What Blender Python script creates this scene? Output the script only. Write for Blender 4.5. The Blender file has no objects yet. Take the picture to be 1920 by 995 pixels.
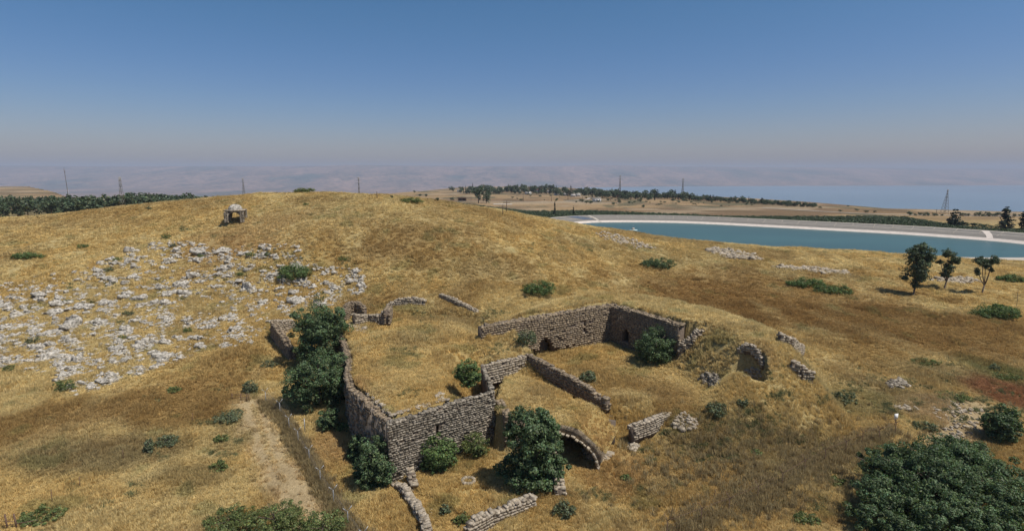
import bpy, math, random, time
T0 = time.time()
import numpy as np
from mathutils import Vector, Matrix
S = bpy.context.scene
COL = S.collection
R = math.radians
random.seed(7); rng = np.random.default_rng(7)

# ------------------------------------------------------------ camera
PITCH = R(9.35); FOC = 1066.0; CAMH = 32.0
cam = bpy.data.cameras.new('camera'); camo = bpy.data.objects.new('camera', cam); COL.objects.link(camo)
cam.sensor_width = 36.0; cam.lens = 36.0*FOC/1920.0
cam.clip_start = 0.5; cam.clip_end = 80000
camo.location = (0, 0, CAMH); camo.rotation_euler = (R(90)-PITCH, 0, 0)
S.camera = camo

# ------------------------------------------------------------ sky, sun, exposure
SUN_EL, SUN_AZ = R(61), R(112)          # azimuth clockwise from +Y (view direction)
w = bpy.data.worlds.new('World'); S.world = w; w.use_nodes = True
nt = w.node_tree; nt.nodes.clear()
sky = nt.nodes.new('ShaderNodeTexSky'); sky.sky_type = 'NISHITA'; sky.sun_disc = False
sky.sun_elevation = SUN_EL; sky.sun_rotation = SUN_AZ
sky.altitude = 0; sky.air_density = 1.0; sky.dust_density = 1.1; sky.ozone_density = 3.5
bg = nt.nodes.new('ShaderNodeBackground'); bg.inputs[1].default_value = 0.084
hs = nt.nodes.new('ShaderNodeHueSaturation'); hs.inputs['Saturation'].default_value = 1.3
wo = nt.nodes.new('ShaderNodeOutputWorld')
tc = nt.nodes.new('ShaderNodeTexCoord'); sx = nt.nodes.new('ShaderNodeSeparateXYZ'); nt.links.new(tc.outputs['Generated'], sx.inputs[0])
cr = nt.nodes.new('ShaderNodeValToRGB'); cr.color_ramp.interpolation = 'EASE'; e_ = cr.color_ramp.elements
e_[0].position = 0.0; e_[0].color = (1.04, .93, 1.04, 1); e_[1].position = .28; e_[1].color = (1, 1, 1, 1); q_ = e_.new(.12); q_.color = (1.0, .96, 1.06, 1)
mt = nt.nodes.new('ShaderNodeMix'); mt.data_type = 'RGBA'; mt.blend_type = 'MULTIPLY'; mt.inputs[0].default_value = 1
nt.links.new(sx.outputs[2], cr.inputs[0]); nt.links.new(sky.outputs[0], mt.inputs[6]); nt.links.new(cr.outputs[0], mt.inputs[7]); nt.links.new(mt.outputs[2], hs.inputs['Color']); nt.links.new(hs.outputs[0], bg.inputs[0]); nt.links.new(bg.outputs[0], wo.inputs[0])
sl = bpy.data.lights.new('sun', 'SUN'); sl.energy = 4.6; sl.angle = R(0.55); sl.color = (1.0, 0.95, 0.87)
so = bpy.data.objects.new('sun', sl); COL.objects.link(so)
sd = Vector((math.sin(SUN_AZ)*math.cos(SUN_EL), math.cos(SUN_AZ)*math.cos(SUN_EL), math.sin(SUN_EL)))
so.rotation_euler = sd.to_track_quat('Z', 'Y').to_euler(); so.location = (40, -40, 120)
S.view_settings.view_transform = 'Standard'; S.view_settings.look = 'None'
S.view_settings.exposure = 0.0; S.view_settings.gamma = 1.0
S.render.engine = 'CYCLES'
S.cycles.volume_bounces = 0; S.cycles.max_bounces = 6; S.cycles.diffuse_bounces = 3; S.cycles.transparent_max_bounces = 8

# ------------------------------------------------------------ numeric helpers
def hash2(ix, iy, seed=0):
    n = (ix.astype(np.int64)*374761393 + iy.astype(np.int64)*668265263 + seed*1442695041) & 0x7fffffff
    n = ((n ^ (n >> 13))*1274126177) & 0x7fffffff
    n = n ^ (n >> 16)
    return (n & 0xffff)/65535.0
def vnoise(x, y, seed=0):
    x = np.asarray(x, float); y = np.asarray(y, float)
    ix = np.floor(x); iy = np.floor(y); fx = x-ix; fy = y-iy
    fx = fx*fx*(3-2*fx); fy = fy*fy*(3-2*fy)
    a = hash2(ix, iy, seed); b = hash2(ix+1, iy, seed); c = hash2(ix, iy+1, seed); d = hash2(ix+1, iy+1, seed)
    return (a*(1-fx)+b*fx)*(1-fy)+(c*(1-fx)+d*fx)*fy
def fbm(x, y, oct=4, seed=0):
    s = 0; a = .5; t = 0
    for i in range(oct):
        s = s+a*vnoise(np.asarray(x)*2**i+17.3*i, np.asarray(y)*2**i-9.1*i, seed+i); t += a; a *= .5
    return s/t
def sst(a, b, x):
    t = np.clip((x-a)/(b-a), 0, 1); return t*t*(3-2*t)
def ray(u, v):
    y = (497.5-v)/FOC
    return ((u-960)/FOC, math.cos(PITCH)+y*math.sin(PITCH), -math.sin(PITCH)+y*math.cos(PITCH))
def atz(u, v, z):
    r = ray(u, v); t = (z-CAMH)/r[2]; return (r[0]*t, r[1]*t, z)
def aty(u, v, y):
    r = ray(u, v); t = y/r[1]; return (r[0]*t, y, CAMH+r[2]*t)

# ------------------------------------------------------------ terrain
CP = [(-60,995,0),(0,995,0),(0,850,.5),(0,700,2.5),(0,600,5),(0,500,11),(0,450,15),(0,412,17.5),(-200,420,17),(-200,600,5),(-200,900,0),
 (250,995,0),(250,850,.5),(250,700,2),(250,600,5),(250,500,11),(250,430,17),(250,386,21.3),
 (450,995,0),(450,850,0),(450,745,1.5),(450,650,3.5),(450,560,6.5),(450,480,13),(450,415,19),(450,368,24.5),
 (600,363,25.3),(600,450,16.5),(600,520,9.8),(560,600,5.3),(800,450,16.5),(800,520,10.3),(1000,470,13.5),(1000,530,9.3),
 (1200,500,8.5),(1400,520,7),(1600,545,5.5),(1712,553,5),(1900,580,4),(1550,620,4),(1750,650,3),(1900,720,1.5),(2100,720,1.5),
 (1600,720,2.5),(1400,760,2),(1250,830,1.2),(1500,830,.8),(1750,830,.5),(1100,900,.5),(1300,930,.3),(1600,950,0),(1900,900,0),(2150,950,0),
 (1000,995,0),(700,930,-.3),(600,800,.3),(690,960,-.3),(560,700,1.6),(850,900,.2)]
cpw = [atz(*c) for c in CP]
for u, v, y in [(120,400,176),(350,376,178),(700,369,168),(800,385,160),(950,405,165),(1050,425,165),(1180,447,165),(1300,460,168),(1420,465,170),(1600,470,172),(1750,485,165),(1920,499,155),(2200,510,150)]:
    cpw.append(aty(u, v, y))
cpw += [(0,0,0),(-60,0,0),(60,0,0),(0,30,0),(-150,0,0),(150,0,0),(-220,100,8),(-260,200,8),(-200,260,5),(-120,260,6),(-50,270,5),(0,270,3),(40,250,3.5),
        (100,200,4.2),(160,176,4.2),(200,150,3),(220,60,1),(60,300,1),(-60,215,20),(-130,215,15),(10,215,13),(-230,330,4),(-100,340,3),(200,330,1)]
cpw = np.array(cpw)
def _tps_fit(P):
    n = len(P); d = np.hypot(P[:,None,0]-P[None,:,0], P[:,None,1]-P[None,:,1])
    K = np.where(d > 0, d*d*np.log(d+1e-9), 0)+np.eye(n)*30.0
    Q = np.c_[np.ones(n), P[:,:2]]
    A = np.zeros((n+3, n+3)); A[:n,:n] = K; A[:n,n:] = Q; A[n:,:n] = Q.T
    return np.linalg.solve(A, np.r_[P[:,2], 0, 0, 0])
TW = _tps_fit(cpw)
def tps(x, y):
    x = np.asarray(x, float); y = np.asarray(y, float)
    z = TW[-3]+TW[-2]*x+TW[-1]*y
    for i in range(len(cpw)):
        d2 = (x-cpw[i,0])**2+(y-cpw[i,1])**2+1e-9
        z = z+TW[i]*.5*d2*np.log(d2)
    return z
UE = [-4000,60,130,700,790,880,1000,1200,1300,1440,1540,1660,1900,2600,8000]; YE = [1700,1700,780,850,1150,1600,1650,1000,850,690,600,500,452,420,400]
def zfar(x, y):
    z = 4-.0088*y+4*sst(-40,-160,x)*(1-sst(450,700,y))
    z = z+(fbm(x/180,y/180,3,5)-.5)*3.0*sst(420,800,y)
    u = 960+FOC*x/np.maximum(y,50)
    ye = np.interp(u, UE, YE)
    over = np.maximum(y-ye, 0)
    z = z-np.minimum(over*over*.0012, over*.24)
    return np.maximum(z, -307)
def pin(poly, x, y):
    ins = np.zeros(np.shape(x), bool); n = len(poly)
    for i in range(n):
        x0,y0 = poly[i][:2]; x1,y1 = poly[(i+1)%n][:2]
        if y0 == y1: continue
        c = ((y0 > y) != (y1 > y)) & (x < (x1-x0)*(y-y0)/(y1-y0)+x0)
        ins ^= c
    return ins
def pdist(poly, x, y, closed=True):
    d = np.full(np.shape(x), 1e9); n = len(poly)
    for i in range(n if closed else n-1):
        x0,y0 = poly[i][:2]; x1,y1 = poly[(i+1)%n][:2]
        dx,dy = x1-x0,y1-y0; L = dx*dx+dy*dy+1e-12
        t = np.clip(((x-x0)*dx+(y-y0)*dy)/L, 0, 1)
        d = np.minimum(d, np.hypot(x-x0-t*dx, y-y0-t*dy))
    return d
def conv_w(poly, widths, x, y):
    """weight 0..1 inside a convex polygon, one blend width for each edge"""
    a = sum(poly[i][0]*poly[(i+1)%len(poly)][1]-poly[(i+1)%len(poly)][0]*poly[i][1] for i in range(len(poly)))
    sg = 1 if a > 0 else -1
    wt = np.ones(np.shape(x))
    for i in range(len(poly)):
        x0,y0 = poly[i]; x1,y1 = poly[(i+1)%len(poly)]
        L = math.hypot(x1-x0, y1-y0)
        d = sg*((x1-x0)*(y-y0)-(y1-y0)*(x-x0))/L
        wt = np.minimum(wt, sst(0, widths[i], d))
    return wt
def chaikin(p, n=2, closed=True):
    for _ in range(n):
        q = []
        for i in range(len(p) if closed else len(p)-1):
            a = p[i]; b = p[(i+1)%len(p)]
            q.append((a[0]*.75+b[0]*.25, a[1]*.75+b[1]*.25)); q.append((a[0]*.25+b[0]*.75, a[1]*.25+b[1]*.75))
        p = q
    return p
RIMZ = 4.5; WATZ = 1.2
RIM = [atz(u,v,RIMZ)[:2] for u,v in [(998,412.5),(1063,405),(1136,403),(1261,404),(1350,407),(1440,411),(1560,416.5),(1691,422.5),(1800,429),(1920,437)]]
RIM += [(238,230),(222,198),(190,182)]+[atz(1890,484,RIMZ)[:2], atz(1800,483,RIMZ)[:2], (118,188), (92,197)]+[atz(1340,463,RIMZ)[:2], atz(1180,451,RIMZ)[:2]]+[(25,258),(10,290)]
RIM = chaikin(RIM, 3)
# plan of the ruin
A_ = (-12.6,55.5); B_ = (-2.4,63.4); C_ = (-3.9,71.7); D_ = (2.2,76.0); E_ = (11.6,65.0)
WEST = [A_, (-15.2,59.3), (-17.4,62.7), (-19.2,65.3), (-21.0,69.8), (-22.0,74.5), (-24.8,82.0), (-28.2,89.6)]
W0 = (-4.8,82.0); KC = (17.0,95.3); E0 = (25.6,83.0)
def H(x, y):
    x = np.asarray(x, float); y = np.asarray(y, float)
    zb = np.clip(tps(x, y), -2, 26.5)
    lat = sst(230, 300, np.abs(x)); zb = zb*(1-lat)+2*lat
    zb = zb*(1-sst(-40,-5,-y-10))+0
    f = sst(255, 330, y)
    z = zb*(1-f)+zfar(x, y)*f
    nr = 1-sst(150, 260, y)
    z = z+((fbm(x/9,y/9,4,1)-.5)*1.1+(fbm(x/2.2,y/2.2,3,2)-.5)*.28)*nr*sst(20,45,y)
    # mounds round the courtyard, terrace, cuts
    m = conv_w([(-15,80),(3,108),(26,112),(42,96),(46,80),(42,64),(24,58),(2,68)], [11,10,10,10,9,12,14,8], x, y)
    z = z*(1-m)+(9.7+(fbm(x/7,y/7,3,8)-.5)*.7)*m
    near_t = (x > -40) & (x < 6) & (y > 50) & (y < 112); t = np.zeros(np.shape(x))
    if np.any(near_t):
        sharp = WEST[::-1]+[B_, (-2.6,66.0)]; soft = [(-29.5,98),(-30,107),(-8,107),(-1.0,88),(-2.0,72),(-2.6,66.0)]
        ins = pin(WEST[::-1]+[B_,(-2.6,66.0)]+soft[::-1][1:], x, y)
        t = np.where(ins, np.minimum(sst(0,.4,pdist(sharp, x, y, False)), sst(0,7,pdist(soft, x, y, False)+.0)), 0)
    z = z*(1-t)+(6.75+.25*sst(60,95,y)+(fbm(x/5,y/5,3,11)-.5)*.35)*t
    t = conv_w([C_,D_,(2.5,84),(-6,84)], [.4,3,6,3], x, y)
    z = z*(1-t)+6.9*t
    # slope from terrace into the courtyard, then the flat courtyard
    nc = (x > -8) & (x < 38) & (y > 56) & (y < 98); c = np.zeros(np.shape(x))
    if np.any(nc):
        Pc = [(-1.2,85.3),(17.2,96.6),(26.9,83.9),(30.6,82.9),(34,71),(24,58),(12.0,64.5),(2.5,77.1)]
        c = np.where(pin(Pc, x, y), np.minimum(np.minimum(sst(0,.45,pdist(Pc[:4], x, y, False)), sst(0,.5,pdist(Pc[6:], x, y, False))), np.minimum(sst(0,8,pdist(Pc[3:7], x, y, False)), sst(0,1.8,pdist([Pc[7],Pc[0]], x, y, False)))), 0)
    z = z*(1-c)+(3.0+(fbm(x/4,y/4,3,12)-.5)*.5)*c
    k = conv_w([(-4.9,82.3),(4.0,87.8),(4.4,84.4),(-2.6,79.6)], [.45,2,2,1.6], x, y)
    z = np.minimum(z, z*(1-k)+(8.3-(x+4.8)*.36)*k)
    # lower roof terrace above the vault
    l = conv_w([(-2.6,60.2),(4.6,58.6),(8.6,57.2),(12.6,63.5),(2.2,76.0),(-3.7,71.6),(-2.3,63.4)], [.4,.45,2.5,2.5,.4,.4,.4], x, y)
    z = z*(1-l)+(4.75+(fbm(x/3,y/3,3,13)-.5)*.4)*l
    # room under the vault
    n = conv_w([(.8,56),(9.0,56),(8.6,63.6),(.8,63.6)], [.4,.4,.4,.4], x, y)
    z = z*(1-n)+.45*n
    # front court and the ground dropping left of its low wall
    c = conv_w([(-11.6,54.5),(-7.4,46.4),(-3.4,46.9),(2.6,51.4),(2.4,56.8),(-2.2,62.8),(-12.1,54.9)], [.4,.5,.4,1.5,1,.4,.3], x, y)
    z = z*(1-c)+(.35+(fbm(x/3,y/3,3,14)-.5)*.25)*c
    # sunken hollows: rear left chamber, right pit
    for (cx,cy,rx,ry,dz) in PITS:
        q = np.hypot((x-cx)/rx, (y-cy)/ry)
        z = z-dz*(1-sst(.78,1.0,q))
    # reservoir basin
    far = (y > 150) & (y < 420) & (x > -20) & (x < 270)
    if np.any(far):
        ins = pin(RIM, x, y); d = pdist(RIM, x, y)
        sdist = np.where(ins, -d, d)
        zr = np.minimum(z, 4.25+np.maximum(sdist-4,0)*.35)
        zr = np.where(sdist < 3.0, np.minimum(zr, 4.0-sst(3.0,-2,sdist)*12), zr)
        z = np.where(far, zr, z)
    return z
PITS = []
def h1(x, y): return float(H(np.array([x]), np.array([y]))[0])
def hits(us, vs, ymax=1900, ymin=20):
    """where pixel rays meet the ground"""
    us = np.asarray(us, float); vs = np.asarray(vs, float)
    yy = (497.5-vs)/FOC
    rx = (us-960)/FOC; ry = math.cos(PITCH)+yy*math.sin(PITCH); rz = -math.sin(PITCH)+yy*math.cos(PITCH)
    t = np.full(us.shape, float(ymin)); done = np.zeros(us.shape, bool); prev = t.copy()
    while True:
        act = ~done & (t < ymax)
        if not act.any(): break
        z = H(rx[act]*t[act], ry[act]*t[act]); below = CAMH+rz[act]*t[act] < z
        idx = np.where(act)[0]
        done[idx[below]] = True
        go = idx[~below]; prev[go] = t[go]; t[go] = t[go]*1.008+.05
    lo = prev.copy(); hi = t.copy()
    for _ in range(14):
        m = (lo+hi)/2; z = H(rx*m, ry*m); b = CAMH+rz*m < z
        hi = np.where(b, m, hi); lo = np.where(b, lo, m)
    x = rx*hi; y = ry*hi
    return x, y, H(x, y), done
def hit(u, v, ymax=1900):
    x, y, z, ok = hits([u], [v], ymax)
    return (float(x[0]), float(y[0]), float(z[0]))
p_ = hit(1406, 678, 140); PITS.append((p_[0], p_[1], 2.2, 3.0, 3.6))
p_ = atz(672, 600, 6.2); PITS.append((p_[0], p_[1], 2.6, 3.0, 1.8))
p_ = atz(850, 585, 7.5); PITS.append((p_[0]-2, p_[1], 9, 5, 1.0))

def axis(lo, hi, a, b, step, g):
    mid = list(np.arange(a, b+1e-6, step)); r = [mid[-1]]; s = step
    while r[-1] < hi: s *= 1+g; r.append(r[-1]+s)
    q = [mid[0]]; s = step
    while q[-1] > lo: s *= 1+g; q.append(q[-1]-s)
    return np.array(q[:0:-1]+mid+r[1:])
gx = axis(-5200, 5200, -42, 48, .36, .021); gy = axis(-120, 5600, 44, 110, .36, .0155)
GX, GY = np.meshgrid(gx, gy, indexing='ij'); GZ = H(GX, GY)
def HF(x, y):
    """height read back from the ground sheet's own grid"""
    x = np.asarray(x, float); y = np.asarray(y, float)
    i = np.clip(np.searchsorted(gx, x)-1, 0, len(gx)-2); j = np.clip(np.searchsorted(gy, y)-1, 0, len(gy)-2)
    fx = np.clip((x-gx[i])/(gx[i+1]-gx[i]),0,1); fy = np.clip((y-gy[j])/(gy[j+1]-gy[j]),0,1)
    return (GZ[i,j]*(1-fx)+GZ[i+1,j]*fx)*(1-fy)+(GZ[i,j+1]*(1-fx)+GZ[i+1,j+1]*fx)*fy
H = HF

# ------------------------------------------------------------ object helpers
def tag(o, label=None, cat=None, group=None, kind=None):
    if label: o['label'] = label
    if cat: o['category'] = cat
    if group: o['group'] = group
    if kind: o['kind'] = kind
    return o
def mesh_arr(name, V, F, mat=None, cols=None, smooth=False):
    """V (n,3), F list of faces or an (m,k) array"""
    me = bpy.data.meshes.new(name); V = np.asarray(V, np.float32)
    me.vertices.add(len(V)); me.vertices.foreach_set('co', V.ravel())
    if isinstance(F, np.ndarray):
        m, k = F.shape
        me.loops.add(m*k); me.loops.foreach_set('vertex_index', F.ravel().astype(np.int32))
        me.polygons.add(m); me.polygons.foreach_set('loop_start', (np.arange(m)*k).astype(np.int32))
        me.polygons.foreach_set('loop_total', np.full(m, k, np.int32))
    else:
        tot = [len(f) for f in F]; fl = [i for f in F for i in f]
        me.loops.add(len(fl)); me.loops.foreach_set('vertex_index', fl)
        me.polygons.add(len(F)); me.polygons.foreach_set('loop_start', np.r_[0, np.cumsum(tot)[:-1]].astype(np.int32))
        me.polygons.foreach_set('loop_total', np.array(tot, np.int32))
    if smooth: me.polygons.foreach_set('use_smooth', np.ones(len(me.polygons), bool))
    if cols is not None:
        at = me.color_attributes.new('tint', 'FLOAT_COLOR', 'POINT')
        c = np.ones((len(V), 4), np.float32); c[:, :3] = cols; at.data.foreach_set('color', c.ravel())
    me.update(calc_edges=True)
    if mat: me.materials.append(mat)
    return me
def obj(name, me, parent=None, loc=(0,0,0), rot=(0,0,0), sc=(1,1,1)):
    o = bpy.data.objects.new(name, me); COL.objects.link(o)
    o.location = loc; o.rotation_euler = rot; o.scale = sc
    if parent: o.parent = parent
    return o
def empty(name, loc, label, cat, group=None, rz=0):
    o = bpy.data.objects.new(name, None); COL.objects.link(o); o.location = loc; o.rotation_euler = (0,0,rz)
    o.empty_display_size = .3
    return tag(o, label, cat, group)
def copy_tree(o, loc, rz, sc, label=None, parent=None):
    c = o.copy(); COL.objects.link(c); c.parent = parent
    if parent is None:
        c.location = loc; c.rotation_euler = (0,0,rz); c.scale = sc
        if label: c['label'] = label
    for ch in o.children: copy_tree(ch, None, None, None, None, c)
    return c
class MB:
    def __init__(s): s.V = []; s.F = []
    def add(s, V, F):
        n = len(s.V); s.V += [tuple(v) for v in V]; s.F += [tuple(i+n for i in f) for f in F]
    def box(s, c, d, rz=0, taper=1.0):
        cs, sn = math.cos(rz), math.sin(rz); V = []
        for k in (0,1):
            q = 1 if k == 0 else taper
            for a, b in ((-1,-1),(1,-1),(1,1),(-1,1)):
                x = a*d[0]/2*q; y = b*d[1]/2*q
                V.append((c[0]+x*cs-y*sn, c[1]+x*sn+y*cs, c[2]+(k-.5)*d[2]))
        s.add(V, [(3,2,1,0),(4,5,6,7),(0,1,5,4),(1,2,6,5),(2,3,7,6),(3,0,4,7)])
    def tube(s, pts, rad, n=6, cap=True):
        pts = [Vector(p) for p in pts]
        if not hasattr(rad, '__len__'): rad = [rad]*len(pts)
        V = []; F = []
        for i, p in enumerate(pts):
            t = (pts[min(i+1,len(pts)-1)]-pts[max(i-1,0)]).normalized()
            a = t.cross(Vector((.31,.95,.05))).normalized(); b = t.cross(a)
            for k in range(n):
                an = 2*math.pi*k/n; V.append(p+(a*math.cos(an)+b*math.sin(an))*rad[i])
        for i in range(len(pts)-1):
            for k in range(n):
                F.append((i*n+k, i*n+(k+1)%n, (i+1)*n+(k+1)%n, (i+1)*n+k))
        if cap: F.append(tuple(range(n-1,-1,-1))); F.append(tuple(range((len(pts)-1)*n, len(pts)*n)))
        s.add(V, F)
    def mesh(s, name, mat, smooth=False): return mesh_arr(name, np.array(s.V), s.F, mat, smooth=smooth)

# ------------------------------------------------------------ materials
def newmat(name):
    m = bpy.data.materials.new(name); m.use_nodes = True
    n = m.node_tree.nodes; return m, n, m.node_tree.links, n['Principled BSDF']
def nod(n, t, **k):
    o = n.new(t)
    for a, b in k.items():
        if hasattr(o, a): setattr(o, a, b)
        else: o.inputs[a].default_value = b
    return o
def ramp(n, l, src, stops):
    r = n.new('ShaderNodeValToRGB'); e = r.color_ramp.elements
    while len(e) < len(stops): e.new(.5)
    for i, (p, c) in enumerate(stops):
        e[i].position = p; e[i].color = (*c, 1) if len(c) == 3 else c
    l.new(src, r.inputs[0]); return r
def noise(n, l, vec, scale, detail=4, rough=.55, dist=0):
    t = n.new('ShaderNodeTexNoise'); t.inputs['Scale'].default_value = scale; t.inputs['Detail'].default_value = detail
    t.inputs['Roughness'].default_value = rough; t.inputs['Distortion'].default_value = dist
    if vec is not None: l.new(vec, t.inputs['Vector'])
    return t
def mul(n, l, a, b, fac=1, mode='MULTIPLY'):
    m = n.new('ShaderNodeMix'); m.data_type = 'RGBA'; m.blend_type = mode; m.inputs[0].default_value = fac
    for s, v in ((6,a),(7,b)):
        if isinstance(v, tuple): m.inputs[s].default_value = (*v, 1)
        else: l.new(v, m.inputs[s])
    return m
def bump(n, l, h, b, strength=.5, dist=.05):
    x = n.new('ShaderNodeBump'); x.inputs['Strength'].default_value = strength; x.inputs['Distance'].default_value = dist
    l.new(h, x.inputs['Height']); l.new(x.outputs[0], b.inputs['Normal']); return x
def simple(name, col, rough=.8, var=.25, scale=3.0, metal=0, bmp=.3, bd=.02):
    m, n, l, b = newmat(name); g = n.new('ShaderNodeNewGeometry')
    t = noise(n, l, g.outputs['Position'], scale)
    r = ramp(n, l, t.outputs[0], [(.25, tuple(c*(1-var) for c in col)), (.75, tuple(min(1,c*(1+var)) for c in col))])
    l.new(r.outputs[0], b.inputs['Base Color']); b.inputs['Roughness'].default_value = rough; b.inputs['Metallic'].default_value = metal
    b.inputs['Specular IOR Level'].default_value = .25
    if bmp: bump(n, l, t.outputs[0], b, bmp, bd)
    return m
def mat_ground():
    m, n, l, b = newmat('ground_dry_grass'); g = n.new('ShaderNodeNewGeometry'); P = g.outputs['Position']
    at = n.new('ShaderNodeAttribute'); at.attribute_name = 'tint'
    mp = n.new('ShaderNodeMapping'); mp.inputs['Scale'].default_value = (1.0,.55,1); l.new(P, mp.inputs[0])
    n1 = noise(n, l, mp.outputs[0], .55, 8, .68); n2 = noise(n, l, mp.outputs[0], 4.5, 5, .7); n3 = noise(n, l, P, 16, 3, .6)
    r1 = ramp(n, l, n1.outputs[0], [(.3,(.7,.67,.62)),(.5,(.9,.89,.87)),(.72,(1.1,1.1,1.1))])
    r2 = ramp(n, l, n2.outputs[0], [(.28,(.62,.58,.52)),(.5,(.95,.95,.95)),(.75,(1.2,1.2,1.2))])
    c = mul(n, l, at.outputs['Color'], r1.outputs[0]); c = mul(n, l, c.outputs[2], r2.outputs[0])
    r3 = ramp(n, l, n3.outputs[0], [(.3,(.78,.76,.74)),(.7,(1.2,1.2,1.2))]); c = mul(n, l, c.outputs[2], r3.outputs[0])
    l.new(c.outputs[2], b.inputs['Base Color']); b.inputs['Roughness'].default_value = .95; b.inputs['Specular IOR Level'].default_value = .1
    ad = n.new('ShaderNodeMath'); ad.operation = 'ADD'; l.new(n2.outputs[0], ad.inputs[0]); l.new(n1.outputs[0], ad.inputs[1])
    bump(n, l, ad.outputs[0], b, .8, .35)
    return m
def mat_tuft():
    m, n, l, b = newmat('dry_grass_blades')
    at = n.new('ShaderNodeAttribute'); at.attribute_type = 'INSTANCER'; at.attribute_name = 'tint'
    l.new(at.outputs['Color'], b.inputs['Base Color']); b.inputs['Roughness'].default_value = .8; b.inputs['Specular IOR Level'].default_value = .15
    tr = n.new('ShaderNodeBsdfTranslucent'); l.new(at.outputs['Color'], tr.inputs[0])
    mx = n.new('ShaderNodeMixShader'); mx.inputs[0].default_value = .4
    l.new(b.outputs[0], mx.inputs[1]); l.new(tr.outputs[0], mx.inputs[2]); l.new(mx.outputs[0], n['Material Output'].inputs[0])
    return m
def mat_leaf(name, col, var=.45, trans=.25):
    m, n, l, b = newmat(name)
    at = n.new('ShaderNodeAttribute'); at.attribute_name = 'tint'
    c = mul(n, l, at.outputs['Color'], tuple(col))
    l.new(c.outputs[2], b.inputs['Base Color']); b.inputs['Roughness'].default_value = .5; b.inputs['Specular IOR Level'].default_value = .2
    tr = n.new('ShaderNodeBsdfTranslucent'); c2 = mul(n, l, c.outputs[2], (1.1,1.25,.5)); l.new(c2.outputs[2], tr.inputs[0])
    mx = n.new('ShaderNodeMixShader'); mx.inputs[0].default_value = trans
    l.new(b.outputs[0], mx.inputs[1]); l.new(tr.outputs[0], mx.inputs[2]); l.new(mx.outputs[0], n['Material Output'].inputs[0])
    return m
def mat_stone(name, cols, dark=(.06,.05,.045), bmp=.7, sc=1.0, rand=True, darkamt=.5):
    """stone: a colour that differs from stone to stone, lichen-dark blotches, rough relief"""
    m, n, l, b = newmat(name); g = n.new('ShaderNodeNewGeometry'); P = g.outputs['Position']
    t = noise(n, l, P, 3.0*sc, 6, .7); t2 = noise(n, l, P, 11*sc, 4, .65); t3 = noise(n, l, P, .5, 3, .5)
    vo = n.new('ShaderNodeTexVoronoi'); vo.inputs['Scale'].default_value = 2.4; l.new(P, vo.inputs['Vector'])
    k = n.new('ShaderNodeSeparateColor'); l.new(vo.outputs['Color'], k.inputs[0])
    oi = n.new('ShaderNodeObjectInfo')
    av = n.new('ShaderNodeMath'); av.operation = 'ADD'; l.new(k.outputs[0], av.inputs[0]); l.new(oi.outputs['Random'], av.inputs[1])
    fr = n.new('ShaderNodeMath'); fr.operation = 'FRACT'; l.new(av.outputs[0], fr.inputs[0])
    r = ramp(n, l, fr.outputs[0], [(i/(len(cols)-1), c) for i, c in enumerate(cols)])
    dk = ramp(n, l, t.outputs[0], [(.42-.0, (0,0,0)), (.62, (darkamt,)*3)])
    mx = n.new('ShaderNodeMix'); mx.data_type = 'RGBA'; l.new(dk.outputs[0], mx.inputs[0]); l.new(r.outputs[0], mx.inputs[6]); mx.inputs[7].default_value = (*dark, 1)
    r2 = ramp(n, l, t2.outputs[0], [(.3,(.6,.58,.56)),(.7,(1.25,1.25,1.25))]); c = mul(n, l, mx.outputs[2], r2.outputs[0])
    l.new(c.outputs[2], b.inputs['Base Color']); b.inputs['Roughness'].default_value = .92; b.inputs['Specular IOR Level'].default_value = .15
    ad = n.new('ShaderNodeMath'); ad.operation = 'ADD'; l.new(t.outputs[0], ad.inputs[0]); l.new(t2.outputs[0], ad.inputs[1])
    bump(n, l, ad.outputs[0], b, bmp, .08)
    return m
M = {}
M['ground'] = mat_ground(); M['tuft'] = mat_tuft()
M['leaf_dark'] = mat_leaf('leaves_dark_green', (.10,.143,.066))
M['leaf_mid'] = mat_leaf('leaves_mid_green', (.12,.172,.06))
M['leaf_grey'] = mat_leaf('leaves_grey_green', (.15,.17,.095))
M['leaf_olive'] = mat_leaf('leaves_olive', (.15,.18,.065))
M['leaf_far'] = mat_leaf('leaves_far', (.088,.115,.062), trans=.15)
M['leaf_cyp'] = mat_leaf('leaves_cypress', (.022,.034,.016), trans=.1)
M['bark'] = simple('bark', (.14,.105,.08), .95, .4, 6)
M['basalt'] = mat_stone('masonry_stone', [(.15,.13,.098),(.42,.365,.28),(.23,.195,.148),(.52,.455,.355),(.29,.25,.19),(.60,.53,.425)], (.05,.042,.034), 1.0, 1, darkamt=.8)
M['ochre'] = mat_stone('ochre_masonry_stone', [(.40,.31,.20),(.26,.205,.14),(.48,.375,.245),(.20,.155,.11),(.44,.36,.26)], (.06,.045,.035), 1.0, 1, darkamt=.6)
M['pale'] = mat_stone('pale_rubble_stone', [(.48,.41,.30),(.34,.28,.20),(.56,.48,.37),(.25,.205,.15)], (.1,.085,.07), .6, 1, darkamt=.5)
M['lime'] = mat_stone('limestone_outcrop', [(.66,.61,.52),(.52,.475,.395),(.72,.67,.585),(.44,.4,.33)], (.08,.074,.062), 1.2, .9, darkamt=.9)
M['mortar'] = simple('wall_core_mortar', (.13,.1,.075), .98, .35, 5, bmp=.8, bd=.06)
M['plaster'] = simple('worn_wall_plaster', (.3,.24,.18), .97, .4, 1.2, bmp=.9, bd=.15)
M['metal'] = simple('galvanised_steel', (.42,.43,.43), .5, .15, 8, .5, 0)
M['rust'] = simple('rusty_steel', (.16,.1,.07), .8, .4, 8, .2, 0)
M['wire'] = simple('fence_wire', (.26,.25,.23), .6, .2, 5, .4, 0)
M['sign'] = simple('white_sign_face', (.8,.8,.78), .5, .04, 8, 0, 0)
M['conc'] = simple('pale_concrete', (.44,.39,.32), .9, .12, .6)
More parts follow.
